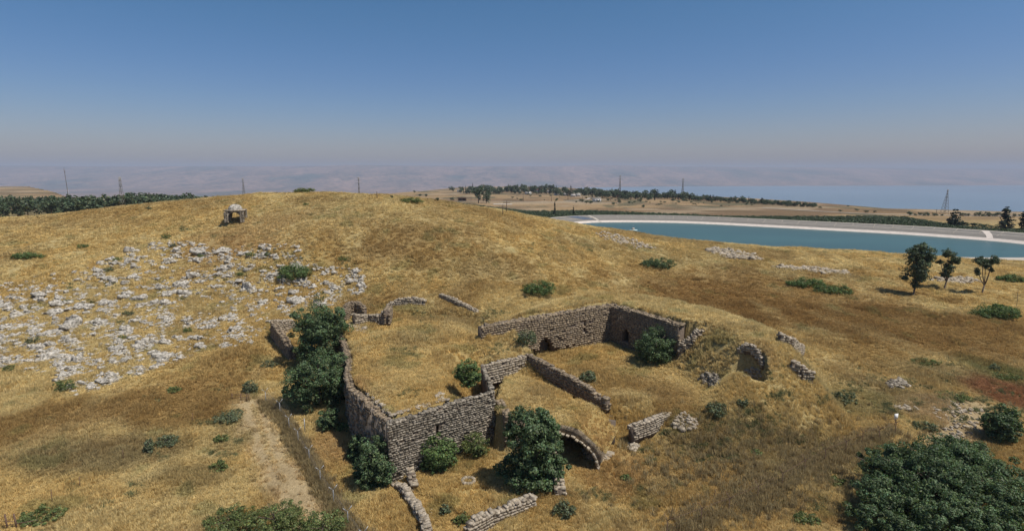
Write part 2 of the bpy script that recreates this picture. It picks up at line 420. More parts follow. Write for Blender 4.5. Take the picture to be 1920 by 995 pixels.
M['liner'] = simple('grey_liner', (.19,.172,.145), .7, .12, .35)
M['salt'] = simple('white_salt_band', (.56,.49,.42), .9, .14, .5)
M['dkliner'] = simple('dark_liner_patch', (.09,.11,.14), .6, .2, .5)
M['house'] = simple('white_house_wall', (.62,.58,.52), .85, .12, .2, bmp=0)
M['roof'] = simple('red_tile_roof', (.3,.15,.1), .85, .2, .4, bmp=0)
M['glass'] = simple('window_glass', (.06,.08,.1), .2, .1, 1, bmp=0)
M['buoy'] = simple('pale_buoy', (.5,.62,.6), .5, .1, 1, bmp=0)

print('T', round(time.time()-T0,1))
# ------------------------------------------------------------ colour of the ground
C_gold = np.array((.43,.318,.13)); C_pale = np.array((.47,.38,.185)); C_rust = np.array((.235,.143,.05)); C_grey = np.array((.235,.185,.09))
C_dirt = np.array((.43,.335,.20)); C_red = np.array((.23,.10,.05)); C_green = np.array((.13,.15,.055)); C_amber = np.array((.36,.24,.105))
def to_px(x, y, z):
    dy = y*math.cos(PITCH)-(z-CAMH)*math.sin(PITCH); up = y*math.sin(PITCH)+(z-CAMH)*math.cos(PITCH)
    dy = np.maximum(dy, 1); return 960+FOC*x/dy, 497.5-FOC*up/dy
def anchors(lst):
    out = []
    for (u, v, ru, rv, k, a) in lst: 
        x, y, z = hit(u, v); x2 = hit(u+ru, v)[0]; yb = hit(u, min(v+rv, 1100))[1]; yt = hit(u, v-rv)[1]
        out.append((x, y, max(abs(x2-x), 1), max(min((yt-yb)/2, 25), 1), k, a))
    return out
ZONES = None
PATH_PX = [(470,740),(485,790),(505,850),(530,900),(560,950),(590,1000),(640,1060)]
ROAD2_PX = [(1830,740),(1815,790),(1790,830),(1740,870)]
def zone_colour(x, y, z):
    global ZONES, PATHW, PATH2W
    if ZONES is None:
        ZONES = anchors([(470,440,110,45,'amber',.8),(760,450,150,45,'rust',.55),(700,470,80,20,'rust',.4),(1400,545,330,50,'rust',.65),(1250,520,120,22,'rust',.6),(1650,600,250,60,'rust',.75),(1350,575,120,20,'rust',.8),
         (300,760,190,50,'rust',.65),(80,800,160,55,'rust',.6),(190,850,200,50,'grey',.85),(330,900,120,40,'grey',.5),(430,820,60,60,'grey',.4),(430,690,80,40,'rust',.4),(150,930,160,40,'gold',.8),(120,640,280,100,'pale',.5),(350,560,200,80,'pale',.4),
         (1450,850,250,70,'grey',.55),(1300,900,160,50,'rust',.4),(1250,740,90,40,'rust',.6),(1600,730,160,40,'grey',.6),(1600,750,100,30,'green',.3),(1780,700,120,30,'grey',.5),
         (1890,740,70,45,'red',.8),(1850,690,60,25,'green',.6),(1780,770,90,35,'dirt',.6),(1800,660,120,30,'rust',.4),(1700,850,120,30,'gold',.7),(1400,985,200,30,'gold',.6),(1550,960,160,40,'rust',.45),
         (980,580,110,16,'pale',.7),(1230,575,150,14,'pale',.7),(1340,545,130,16,'rust',.6),(1480,600,110,22,'rust',.45),(1400,610,80,30,'pale',.6),(1150,660,90,15,'gold',.9),(1050,600,100,15,'gold',.8),(820,660,150,60,'gold',.7),(780,640,60,30,'grey',.35),(760,580,60,15,'green',.4),
         (850,600,90,14,'grey',.3),(640,830,60,40,'amber',.7),(700,960,80,40,'gold',.8),(860,930,110,30,'gold',.8),(1060,740,60,30,'gold',.8),(1150,880,80,50,'amber',.5),(1420,700,60,50,'amber',.4),
         (620,400,350,30,'pale',.45),(100,430,160,20,'pale',.3),(550,560,80,30,'gold',.5),(700,520,120,20,'pale',.3),(1100,480,200,25,'gold',.4),(900,500,120,25,'grey',.25)])
        PATHW = [hit(u, v)[:2] if v < 990 else atz(u, v, 0)[:2] for u, v in PATH_PX]; PATHW = chaikin(PATHW, 2, False)
        PATH2W = [hit(u, v)[:2] for u, v in ROAD2_PX]; PATH2W = chaikin(PATH2W, 2, False)
    n1 = fbm(x/14, y/20, 4, 21); n2 = fbm(x/5, y/7, 4, 31); n3 = fbm(x/2.0, y/2.6, 3, 41); n4 = fbm(x/26, y/30, 3, 51)
    c = C_gold+(C_pale-C_gold)*sst(.42,.62,n2)[...,None]*.8
    c = c+(C_rust-c)*(sst(.5,.72,n1)*.4)[...,None]
    c = c+(C_grey-c)*(sst(.55,.7,n4)*.3)[...,None]
    cd = {'amber':C_amber,'rust':C_rust,'grey':C_grey,'gold':C_gold*1.05,'pale':C_pale,'green':C_green,'red':C_red,'dirt':C_dirt}
    for (zx, zy, rx, ry, k, a) in ZONES:
        q = np.hypot((x-zx)/rx, (y-zy)/ry)+(n2-.5)*1.1
        c = c+(cd[k]-c)*(a*(1-sst(.45,1.15,q)))[...,None]
    c = c+(C_rust-c)*(sst(.6,.78,n3)*.3)[...,None]
    g = sst(.66,.76,fbm(x/3.3,y/3.6,3,61))*.3; c = c+(C_green-c)*g[...,None]
    # fields beyond the hill
    f = sst(300,420,y)
    uf = x/np.maximum(y,1); band = fbm(uf*6, y/170, 3, 71)
    cf = np.array((.34,.24,.13))+(np.array((.23,.17,.10))-np.array((.34,.24,.13)))*sst(.45,.55,band)[...,None]
    cf = cf+(np.array((.13,.12,.07))-cf)*(sst(.54,.64,fbm(x/24,y/60,4,81))*.9)[...,None]
    cf = cf+(np.array((.19,.125,.07))-cf)*(sst(.56,.62,fbm(x/150+3,y/38,3,95))*.7)[...,None]
    cf = cf+(np.array((.42,.33,.22))-cf)*(sst(.6,.7,fbm(x/60,y/45,3,91))*.6)[...,None]
    c = c*(1-f)[...,None]+cf*f[...,None]
    near = y < 200
    dp = np.where(near, pdist(PATHW, x, y, False), 99); wpath = (1-sst(.7,3.3,dp+(n3-.5)*2.6))*(1-.45*np.exp(-(dp/.35)**2)*sst(.4,.6,n2))
    c = c+(C_dirt-c)*(wpath*.85)[...,None]
    dp2 = np.where(near, pdist(PATH2W, x, y, False), 99); w2 = 1-sst(1.2,3.2,dp2+(n3-.5)*2)
    c = c+(C_dirt-c)*(w2*.7)[...,None]
    return c, np.maximum(wpath, w2)

# ------------------------------------------------------------ ground sheet
cc, pw = zone_colour(GX, GY, GZ)
nx, ny = GX.shape
V = np.stack([GX.ravel(), GY.ravel(), GZ.ravel()], 1)
I = np.arange(nx*ny).reshape(nx, ny)
Fq = np.stack([I[:-1,:-1], I[1:,:-1], I[1:,1:], I[:-1,1:]], -1).reshape(-1, 4)
pf = pw[:-1,:-1].ravel() > .5
def sub(name, Fs):
    u, inv = np.unique(Fs, return_inverse=True)
    return mesh_arr(name, V[u], inv.reshape(-1, 4), M['ground'], cc.reshape(-1, 3)[u], True)
tag(obj('ground', sub('ground', Fq[~pf])), 'dry grassy hillside and fields sloping away to the plateau edge', kind='structure')
tag(obj('dirt_path', sub('dirt_path', Fq[pf])), 'pale bare dirt tracks worn through the dry grass', kind='structure')

print('T', round(time.time()-T0,1))
# ------------------------------------------------------------ far hills and lake
def mat_hills():
    m, n, l, b = newmat('far_hills'); g = n.new('ShaderNodeNewGeometry'); P = g.outputs['Position']
    mp = n.new('ShaderNodeMapping'); mp.inputs['Scale'].default_value = (1, .25, 5); l.new(P, mp.inputs[0])
    t = noise(n, l, mp.outputs[0], .0008, 6, .6); t2 = noise(n, l, mp.outputs[0], .0035, 6, .65); t3 = noise(n, l, mp.outputs[0], .013, 4, .7)
    r = ramp(n, l, t.outputs[0], [(.36,(.08,.10,.08)),(.47,(.22,.15,.11)),(.62,(.31,.20,.145))])
    r2 = ramp(n, l, t2.outputs[0], [(.34,(.4,.5,.47)),(.5,(1,1,1)),(.68,(1.2,1.17,1.15))]); c = mul(n, l, r.outputs[0], r2.outputs[0])
    r3 = ramp(n, l, t3.outputs[0], [(.3,(.3,.36,.36)),(.55,(1,1,1)),(.70,(1.55,1.55,1.5))]); c = mul(n, l, c.outputs[2], r3.outputs[0])
    l.new(c.outputs[2], b.inputs['Base Color']); b.inputs['Roughness'].default_value = 1; b.inputs['Specular IOR Level'].default_value = 0
    return m
M['hills'] = mat_hills()
hx = np.arange(-26000, 26001, 110.0); hy = np.r_[np.arange(4200, 11000, 300.0), np.arange(11000, 22001, 110.0)]
HX, HY = np.meshgrid(hx, hy, indexing='ij')
# shoreline: where the lake ends, as a distance for each direction
sh_u = [-9000,600,800,950,1020,1100,1200,1450,1700,1920,9000]; sh_y = [4300,4300,6000,9800,11300,12200,12900,13600,13900,14300,14500]
U_ = 960+FOC*HX/HY; ysh = np.interp(U_, sh_u, sh_y)
foot = np.maximum(ysh, 10800+900*fbm(U_/300, 0*U_, 3, 3))+400*fbm(HX/2500, HY*0, 3, 9)
tt = (HY-foot)/(6200.0)
ridge = 1-np.abs(fbm(HX/1900, HY/5200, 5, 4)*2-1); gul = fbm(HX/700, HY/2500, 4, 6)
top = 195+40*(fbm(HX/5000, HX*0+3, 4, 15)-.5)*2+38*np.exp(-((U_-1130)/70)**2)-38*sst(1250,1650,U_)+20*np.exp(-((U_-680)/60)**2)
prof = sst(0,1,np.clip(tt,0,1))**.8
HZ = -296+prof*(top+296)*(.78+.22*np.clip(tt*1.2,0,1))+(ridge-.5)*210*prof*(1-prof)*2.2+(gul-.5)*150*prof*(1-prof)*2
HZ = np.where(HY > ysh, np.maximum(HZ, -297), -305)
HZ = np.minimum(HZ, 262)
n1, n2 = HX.shape; I = np.arange(n1*n2).reshape(n1, n2)
Fq = np.stack([I[:-1,:-1], I[1:,:-1], I[1:,1:], I[:-1,1:]], -1).reshape(-1, 4)
tag(obj('far_hills', mesh_arr('far_hills', np.stack([HX.ravel(), HY.ravel(), HZ.ravel()], 1), Fq, M['hills'], smooth=True)), 'hazy pinkish brown hills along the far side of the lake', kind='structure')
def mat_water(name, col, rough, bs, bd, stretch=(1,1,1)):
    m, n, l, b = newmat(name); g = n.new('ShaderNodeNewGeometry')
    mp = n.new('ShaderNodeMapping'); mp.inputs['Scale'].default_value = stretch; l.new(g.outputs['Position'], mp.inputs[0])
    t = noise(n, l, mp.outputs[0], bs, 5, .6); t2 = noise(n, l, mp.outputs[0], bs*.06, 3, .5)
    r = ramp(n, l, t2.outputs[0], [(.35, tuple(c*.88 for c in col)), (.65, tuple(c*1.12 for c in col))])
    l.new(r.outputs[0], b.inputs['Base Color']); b.inputs['Roughness'].default_value = rough; b.inputs['IOR'].default_value = 1.33
    if bd: bump(n, l, t.outputs[0], b, .6, bd)
    return m
M['lake'] = mat_water('lake_water', (.15,.23,.28), .35, .004, 0)
M['water'] = mat_water('reservoir_water', (.045,.10,.088), .32, .35, .12, (.6,1.6,1))
me = mesh_arr('lake', np.array([(-27000,1200,-300),(27000,1200,-300),(27000,22000,-300),(-27000,22000,-300)], float), np.array([[0,1,2,3]]), M['lake'])
tag(obj('lake', me), 'wide pale blue lake below the plateau', kind='structure')

# ------------------------------------------------------------ reservoir
def ring(poly, off):
    """offset a closed counter-clockwise or clockwise ring; positive = inward"""
    p = np.array(poly); a = np.sum(p[:,0]*np.roll(p[:,1],-1)-np.roll(p[:,0],-1)*p[:,1]); sg = 1 if a > 0 else -1
    t = np.roll(p,-1,0)-np.roll(p,1,0); t /= np.linalg.norm(t,axis=1)[:,None]
    return p+sg*off*np.stack([-t[:,1], t[:,0]], 1)
def band(name, o0, z0, o1, z1, mat, parent, sel=None, label=None):
    a = ring(RIM, o0); b = ring(RIM, o1); n = len(a)
    V = np.r_[np.c_[a, np.full(n, z0)], np.c_[b, np.full(n, z1)]]
    idx = range(n) if sel is None else sel
    F = np.array([(i, (i+1)%n, n+(i+1)%n, n+i) for i in idx])
    o = obj(name, mesh_arr(name, V, F, mat, smooth=True), parent)
    return o
res = empty('reservoir', (0,0,0), 'large round reservoir of teal water inside a grey lined bank with white band', 'reservoir')
band('outer_bank', -9.5, -1.0, -1.5, RIMZ, M['conc'], res)
band('bank_crest', -1.5, RIMZ, 1.2, RIMZ+.02, M['conc'], res)
band('upper_liner', 1.2, RIMZ+.02, 5.8, 3.55, M['liner'], res)
band('liner_ledge', 5.8, 3.55, 6.4, 3.5, M['conc'], res)
band('lower_liner', 6.4, 3.5, 11.2, 2.2, M['liner'], res)
band('salt_band', 11.2, 2.2, 15.0, .95, M['salt'], res)
band('basin_floor', 15.0, .95, 24, -2.4, M['liner'], res)
nR = len(RIM)
# seams of the lining sheets on the far bank
a0 = ring(RIM, 1.25); a1 = ring(RIM, 10.1); mb = MB()
per = np.r_[0, np.cumsum(np.linalg.norm(np.diff(np.r_[RIM,[RIM[0]]],axis=0),axis=1))]
def rimpt(s, off):
    s = s % per[-1]; i = min(int(np.searchsorted(per, s)-1), nR-1); i = max(i,0); f = (s-per[i])/(per[i+1]-per[i]); r = ring(RIM, off)
    return r[i]*(1-f)+r[(i+1)%nR]*f
for k in range(int(per[-1]/9)):
    s = k*9+random.uniform(-.5,.5); p = rimpt(s, 1.25); q = rimpt(s, 5.8); q2 = rimpt(s, 9.0)
    mb.tube([(p[0],p[1],RIMZ+.05),(q[0],q[1],3.6)], .09, 4); 
    if k % 2 == 0: mb.tube([(q[0],q[1],3.56),(q2[0],q2[1],2.9)], .08, 4)
tag(obj('liner_seams', mb.mesh('liner_seams', M['conc']), res), kind='stuff')
# dark lining patch and inlet ramp near the left end of the far bank
def slope_patch(name, u0, u1, mat, o0=1.3, o1=9.0, lift=.06, skew=4):
    A = [s for s in np.arange(0, per[-1], 1.0)]
    def best(u):
        bs, bd = 0, 1e9
        for s in A:
            p = rimpt(s, 4)
            if p[1] < 240 or (p[0] < 45 and p[1] < 335): continue
            uu, vv = to_px(p[0], p[1], 3.6)
            if abs(uu-u) < bd: bs, bd = s, abs(uu-u)
        return bs
    s0, s1 = best(u0), best(u1)
    zf = lambda o: np.interp(o, [1.2,5.8,6.4,9.0,15.0], [RIMZ+.02,3.55,3.5,2.85,.95])+lift
    V = []; F = []; n = 8; offs = [o0, 5.8, 6.4, min(9.0,o1), o1]; offs = sorted(set([o for o in offs if o <= o1]))
    for j, o in enumerate(offs):
        for i in range(n+1):
            p = rimpt(s0+(s1-s0)*i/n+skew*(o-o0)/(o1-o0)*(1 if s1 > s0 else -1), o); V.append((p[0],p[1],float(zf(o))))
    for j in range(len(offs)-1):
        for i in range(n): F.append((j*(n+1)+i, j*(n+1)+i+1, (j+1)*(n+1)+i+1, (j+1)*(n+1)+i))
    return obj(name, mesh_arr(name, np.array(V), F, mat, smooth=False), res)
slope_patch('dark_liner_sheet', 1068, 1088, M['dkliner'], skew=8)
slope_patch('service_ramp', 1104, 1109, M['conc'], o1=14.0, skew=3)
slope_patch('service_ramp', 1838, 1850, M['salt'], o1=12.0, skew=6)
ctr = np.mean(RIM, 0); r14 = ring(RIM, 14.3)
wv = np.r_[np.c_[r14, np.full(nR, WATZ)], [[ctr[0], ctr[1], WATZ]]]
tag(obj('reservoir_water', mesh_arr('reservoir_water', wv, np.array([(i,(i+1)%nR,nR) for i in range(nR)]), M['water'])), 'still teal water filling the reservoir', kind='structure')
bx_, by_, _ = atz(1187, 432, WATZ)
bu = empty('pump_raft', (bx_,by_,WATZ), 'small pale raft floating on the reservoir water', 'raft')
mb = MB(); mb.box((0,0,.15),(4.2,2.2,.5)); obj('hull', mb.mesh('hull', M['buoy']), bu)
mb = MB(); mb.box((0,0,.9),(1.6,1.2,1.0),0,.8); obj('cabin', mb.mesh('cabin', M['conc']), bu)
mb = MB(); mb.tube([(0,0,1.4),(0,0,3.2)],.07,5); obj('mast', mb.mesh('mast', M['metal']), bu)

print('T', round(time.time()-T0,1))
# ------------------------------------------------------------ stones
def sphere_box(k, p, jit, seed):
    r = np.random.default_rng(seed); vs = {}; F = []
    def vid(q):
        key = tuple(np.round(q, 5))
        if key not in vs: vs[key] = len(vs)
        return vs[key]
    g = np.linspace(-1, 1, k+1)
    for ax in range(3):
        for s in (-1, 1):
            for i in range(k):
                for j in range(k):
                    cs = []
                    for a, b in ((i,j),(i+1,j),(i+1,j+1),(i,j+1)):
                        q = [0,0,0]; q[ax] = s; q[(ax+1)%3] = g[a]; q[(ax+2)%3] = g[b]; cs.append(vid(np.array(q, float)))
                    F.append(cs if s > 0 else cs[::-1])
    V = np.array([k_ for k_ in vs]); nn = (np.abs(V)**p).sum(1)**(1/p); V = V/nn[:,None]
    V = V*(1+r.normal(0, jit, (len(V),1)))+r.normal(0, jit*.6, V.shape)
    return V*.5, np.array(F)
BRICKS = [sphere_box(2, 22, .035, 100+i) for i in range(8)]
ROCKS = []
for i in range(14):
    Vr, Fr = sphere_box(5, 3.2, .03, 200+i); r = np.random.default_rng(300+i)
    pl = r.normal(0,1,(9,3)); pl /= np.linalg.norm(pl,axis=1)[:,None]
    for q in pl:                                   # cut facets, fissures
        d = Vr@q; lim = r.uniform(.27,.42); Vr = Vr-np.outer(np.maximum(d-lim,0)*.85, q)
    for _ in range(3):
        q = r.normal(0,1,3); q[2] *= .3; q /= np.linalg.norm(q); o = r.uniform(-.2,.2); d = Vr@q-o
        Vr = Vr*(1-(np.exp(-(d/.06)**2)*.28))[:,None]
    Vr[:,2] += .12*np.sin(Vr[:,0]*9+i)*np.cos(Vr[:,1]*8)
    ROCKS.append((Vr, Fr))
_cache = {}
def brick_mesh(i, mat, which='b'):
    k = (i, mat.name, which)
    if k not in _cache:
        V, F = (BRICKS if which == 'b' else ROCKS)[i]
        _cache[k] = mesh_arr('stone' if which == 'b' else 'boulder', V, F, mat)
    return _cache[k]
def rotm(rx, ry, rz):
    return np.array(Matrix.Rotation(rz,3,'Z')@Matrix.Rotation(ry,3,'Y')@Matrix.Rotation(rx,3,'X'))
def joined(items, lib, mat, name='stones'):
    Vs = []; Fs = []; n = 0
    for (i, loc, rot, sc) in items:
        V, F = lib[i]; W = (V*np.array(sc))@rotm(*rot).T+np.array(loc); Vs.append(W); Fs.append(F+n); n += len(V)
    return mesh_arr(name, np.concatenate(Vs), np.concatenate(Fs), mat)
def put_stones(parent, items, mat, nparts, origin):
    """items (variant, loc, rot, scale) in world space; the nparts largest become parts, the rest one joined part"""
    items = [(i, tuple(np.array(l)-np.array(origin)), r, s) for (i,l,r,s) in items]
    order = sorted(range(len(items)), key=lambda k: -items[k][3][0]*items[k][3][2])
    for k in order[:nparts]:
        i, l, r, s = items[k]; obj('stone', brick_mesh(i, mat), parent, l, r, s)
    rest = [items[k] for k in order[nparts:]]
    if rest: tag(obj('small_stones', joined(rest, BRICKS, mat, 'small_stones'), parent), kind='stuff')
def wall(name, label, pts, top, bot, thick=.9, sw=.5, sh=.28, mat='basalt', nparts=120, sides=(1,1), group=None, openings=(), rough=.035, seed=0, ragged=.25, cat='stone wall', core='mortar', shift=0, miss=.035):
    """masonry wall along pts; sides = stones on the left / right face; openings (s0,s1,z0,z1,arched)"""
    r = random.Random(seed); pts = [np.array(p[:2], float) for p in pts]
    if shift:
        q = np.array(pts); t = np.gradient(q, axis=0); t /= np.linalg.norm(t,axis=1)[:,None]; q = q+np.stack([-t[:,1],t[:,0]],1)*shift; pts = list(q)
    L = [0]
    for i in range(len(pts)-1): L.append(L[-1]+np.linalg.norm(pts[i+1]-pts[i]))
    def at(s):
        s = min(max(s,0),L[-1]); i = min(int(np.searchsorted(L, s, side='right'))-1, len(pts)-2)
        f = (s-L[i])/(L[i+1]-L[i]); t = (pts[i+1]-pts[i])/(L[i+1]-L[i]); return pts[i]*(1-f)+pts[i+1]*f, t
    T = lambda s: float(np.interp(s, L, top))+ragged*(2*float(fbm(np.array(s*.7), np.array(seed*1.7), 3, seed))-1)
    Bt = lambda s: float(np.interp(s, L, bot))
    o0 = (float(pts[0][0]), float(pts[0][1]), Bt(0))
    e = empty(name, o0, label, cat, group)
    def inop(s, z, pad=0):
        for (s0,s1,z0,z1,arch) in openings:
            if s0-pad < s < s1+pad and z > z0-pad:
                zt = z1
                if arch:
                    f = abs((s-(s0+s1)/2)/((s1-s0)/2+pad)); zt = z0+(z1-z0)*(.45+.55*math.sqrt(max(0,1-f*f)))
                if z < zt+pad: return True
        return False
    # core as columns, holes left at the openings
    mb = MB(); ds = .45; n = max(2, int(L[-1]/ds)); hw = thick/2-.1
    for k in range(n):
        s = (k+.5)*L[-1]/n; c, t = at(s); rz = math.atan2(t[1],t[0]); zt = T(s)-.12; zb = Bt(s)-.6
        cuts = []; z = zb; step = .3
        run = None; z = zb
        while z < zt:
            if not inop(s, z+step/2):
                if run is None: run = z
            elif run is not None: cuts.append((run, z)); run = None
            z += step
        if run is not None: cuts.append((run, zt))
        for a, b in cuts:
            if b-a > .05: mb.box((c[0]-o0[0], c[1]-o0[1], (a+b)/2-o0[2]), (L[-1]/n*1.02+.002*(k%2), thick-.13+.004*(k%3), b-a), rz)
    obj('core', mb.mesh('core', M[core]), e)
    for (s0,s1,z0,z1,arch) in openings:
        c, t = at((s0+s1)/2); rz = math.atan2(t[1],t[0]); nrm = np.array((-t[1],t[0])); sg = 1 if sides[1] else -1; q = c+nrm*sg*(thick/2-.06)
        mb = MB(); mb.box((q[0]-o0[0],q[1]-o0[1],(z0+z1)/2-o0[2]), (s1-s0+.9,.12,z1-z0+.9), rz); obj('recess_shade_panel', mb.mesh('recess_shade_panel', M['mortar']), e)  # dark panel added behind each opening to stand in for its deep shade
    items = []
    for side, on in ((1,sides[0]),(-1,sides[1])):
        if not on: continue
        zc = min(bot)-.2
        while zc < max(top)+.3:
            h = sh*r.uniform(.8,1.25); s = -r.uniform(0,sw)
            while s < L[-1]:
                wd = sw*r.uniform(.55,1.5); sm = s+wd/2; s += wd+.02
                if sm < 0 or sm > L[-1]: continue
                zm = zc+h/2+r.uniform(-.02,.02)+.12*math.sin(sm*.35+seed)
                if zm > T(sm) or zm < Bt(sm)-.35 or inop(sm, zm, .12): continue
                if r.random() < miss: continue
                c, t = at(sm); nrm = np.array((-t[1], t[0]))*side
                p = c+nrm*(thick/2-.14+r.uniform(-rough,rough)); rz = math.atan2(t[1],t[0])+r.uniform(-.06,.06)
                items.append((r.randrange(8), (p[0],p[1],zm), (r.uniform(-.06,.06),r.uniform(-.05,.05),rz), (wd*r.uniform(.84,1.02),.36,h*r.uniform(.8,1.04))))
            zc += h
    s = 0
    while s < L[-1]:                                     # coping stones
        wd = sw*r.uniform(.5,1.1); c, t = at(s+wd/2); rz = math.atan2(t[1],t[0]); nrm = np.array((-t[1],t[0])); m = max(1, int(thick/.42))
        for q in range(m):
            if r.random() < .2: continue
            p = c+nrm*((q+.5)/m-.5)*thick*.95
            items.append((r.randrange(8), (p[0]+r.uniform(-.06,.06),p[1]+r.uniform(-.06,.06),T(s+wd/2)-.08+r.uniform(-.06,.1)), (r.uniform(-.25,.25),r.uniform(-.25,.25),rz+r.uniform(-.4,.4)), (wd*r.uniform(.8,1.1),thick/m*r.uniform(.75,1.1),sh*r.uniform(.6,1.1))))
        s += wd
    put_stones(e, items, M[mat], nparts, o0)
    return e
def rubble(name, label, cu, cv, ru, rv, n, smin, smax, mat='pale', slope=0, seed=0, nparts=0, heap=.0, group=None):
    """loose stones strewn round the ground point seen at (cu,cv)"""
    r = np.random.default_rng(seed+900)
    a = r.uniform(0,2*math.pi,n); q = np.sqrt(r.uniform(0,1,n))*r.uniform(.7,1.05,n)
    us = cu+ru*q*np.cos(a); vs = cv+rv*q*np.sin(a)+slope*ru*q*np.cos(a)
    x, y, z, ok = hits(us, vs)
    items = []
    for k in range(n):
        s = r.uniform(smin, smax)*(1 if r.random() < .8 else 1.4); hh = heap*(1-q[k])
        items.append((int(r.integers(8)), (x[k], y[k], z[k]+s*.15+hh*r.uniform(.2,1)), (r.uniform(-.5,.5),r.uniform(-.5,.5),r.uniform(0,6.3)), (s*r.uniform(.8,1.5), s*r.uniform(.7,1.1), s*r.uniform(.45,.8))))
    o0 = (float(np.mean(x)), float(np.mean(y)), float(np.mean(z)))
    e = empty(name, o0, label, 'rubble', group)
    put_stones(e, items, M[mat], nparts, o0)
    return e

print('T', round(time.time()-T0,1))
# walls of the ruin --------------------------------------------------
NF = 300
wall('tall_front_wall', 'tall blackened stone wall with a slit window, facing the camera below the grassy terrace', [(-13.0,55.2), B_], [6.6,6.85], [-.4,.3], .75, .42, .24, 'basalt', NF, (0,1), openings=[(5.5,6.0,3.5,4.8,False)], seed=1, ragged=.12, shift=-.25, miss=.06)
wall('west_wall', 'high broken terrace wall in shade, falling away on its left side beside the trees', WEST, [6.55,6.45,6.5,6.2,6.35,6.45,6.65,6.75], [-.5,-.4,-.2,0,.3,.8,1.6,3], .85, .55, .34, 'ochre', 200, (1,0), seed=2, ragged=.3, rough=.16, core='plaster', shift=.12, miss=.3)
wall('terrace_end_wall', 'short end wall where the terrace drops to the dark recess behind the tall front wall', [B_, C_], [6.9,6.9], [1.0,4.4], .6, .5, .3, 'basalt', 60, (0,1), seed=3, ragged=.25)
wall('inner_wall', 'sunlit low inner wall of squared stones across the middle of the ruin', [C_, D_], [6.85,6.95], [4.4,4.4], .65, .5, .3, 'pale', 70, (0,1), seed=4, ragged=.15)
wall('inner_wall', 'long inner wall with a shaded left face running towards the vault', [D_, (5.6,72.0), (9.0,68.2), E_], [7.0,6.5,5.6,4.9], [4.3,4.2,4.0,3.8], .75, .5, .3, 'ochre', 90, (1,1), seed=5, ragged=.35)
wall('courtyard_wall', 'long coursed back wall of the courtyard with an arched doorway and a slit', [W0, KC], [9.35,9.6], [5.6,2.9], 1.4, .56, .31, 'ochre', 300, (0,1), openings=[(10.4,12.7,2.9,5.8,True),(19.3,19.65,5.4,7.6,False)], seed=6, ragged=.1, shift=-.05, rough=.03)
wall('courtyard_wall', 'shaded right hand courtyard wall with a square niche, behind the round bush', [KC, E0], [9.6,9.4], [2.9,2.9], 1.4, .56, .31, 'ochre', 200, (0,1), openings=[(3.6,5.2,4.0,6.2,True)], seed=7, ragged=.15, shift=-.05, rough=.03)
wall('courtyard_end_wall', 'broken light rubble end of the courtyard wall right of the round bush', [(25.0,82.4),(27.2,82.0),(30.2,82.6)], [6.6,8.4,9.2], [2.9,3.6,6.4], 1.2, .42, .26, 'pale', 110, (1,1), seed=8, ragged=.5, rough=.14)
# front enclosure
LW = [(-12.2,54.6),(-10.9,53.2),(-9.6,50.6),(-8.0,47.6),(-7.4,45.6)]
wall('enclosure_wall', 'low broken wall with a drop on its left, leading down from the tall wall corner', LW, [.35,.5,.7,.9,.9], [-.8,-.9,-.9,-.9,-.9], .75, .45, .27, 'pale', 90, (1,1), seed=9, ragged=.4, rough=.1)
fw = [atz(878,988,.9)[:2], atz(920,965,.9)[:2], atz(965,950,.9)[:2], atz(1000,938,.9)[:2]]
wall('enclosure_wall', 'low pale wall of rough stones along the bottom of the front court', fw, [1.3,1.3,1.35,1.4], [-.2,-.1,0,0], .8, .42, .27, 'pale', 110, (1,1), seed=10, ragged=.15)
wall('corner_stub', 'crumbling stub of wall standing under the corner of the tall front wall', [(-10.6,54.9),(-9.9,53.4)], [1.7,.8], [0,0], .8, .42, .28, 'pale', 30, (1,1), seed=23, ragged=.4)
# wall right of the front tree going down
rw = [atz(1035,850,2.3)[:2], atz(1042,880,1.8)[:2], atz(1052,915,1.3)[:2]]
wall('side_wall', 'short pale tumbled wall right of the tall front tree', rw, [2.5,2.0,1.3], [.2,.2,.2], 1.1, .42, .28, 'pale', 60, (1,1), seed=11, ragged=.35, rough=.12)
# dark recess wall between tall wall and vault
wall('recess_wall', 'rough wall of the dark recess between the tall wall and the tree', [(-.4,60.6),(-1.6,64.8)], [5.0,5.0], [.3,.5], .9, .5, .3, 'ochre', 40, (1,1), seed=12, ragged=.3)
# low walls on the right
lw = [atz(1183,805,2.9)[:2], atz(1215,792,3.1)[:2], atz(1250,777,3.1)[:2], atz(1262,772,2.9)[:2]]
wall('low_field_wall', 'low pale stone wall in the grass right of the vault', lw, [3.2,3.5,3.4,2.9], [1.8,1.8,1.9,2.0], .9, .5, .28, 'pale', 70, (1,1), seed=13, ragged=.2)
# back ruins
def wpx(name, label, P, hgt, thick, mat, nparts, seed, ragged=.2, sides=(1,1), group=None, sw=.5):
    """a wall whose foot follows the ground under pixels P"""
    q = [hit(u, v) for u, v in P]
    return wall(name, label, [p[:2] for p in q], [p[2]+h for p, h in zip(q, hgt)], [p[2]-.2 for p in q], thick, sw, .3, mat, nparts, sides, group, seed=seed, ragged=ragged)
wpx('old_wall', 'curved remnant of dry stone wall behind the terrace, left of the hollow', [(728,575),(750,571),(775,569),(797,571)], [.5,1.2,1.4,.9], .9, 'pale', 50, 14)
wpx('old_wall', 'straight remnant of stone wall running down behind the terrace, right of the hollow', [(826,556),(850,568),(875,578),(897,586)], [.6,.9,.7,.3], .9, 'pale', 50, 15)
wpx('chamber_wall', 'broken wall of the roofless chamber at the back of the terrace', [(664,612),(690,606),(712,609),(726,609)], [2.2,1.4,1.7,2.7], 1.0, 'pale', 70, 16, .35)
wpx('chamber_wall', 'chamber wall with a dark shaded face beside the tree top', [(645,604),(655,592),(668,588),(684,592)], [2.3,2.8,2.4,1.6], 1.0, 'ochre', 60, 17, .3)
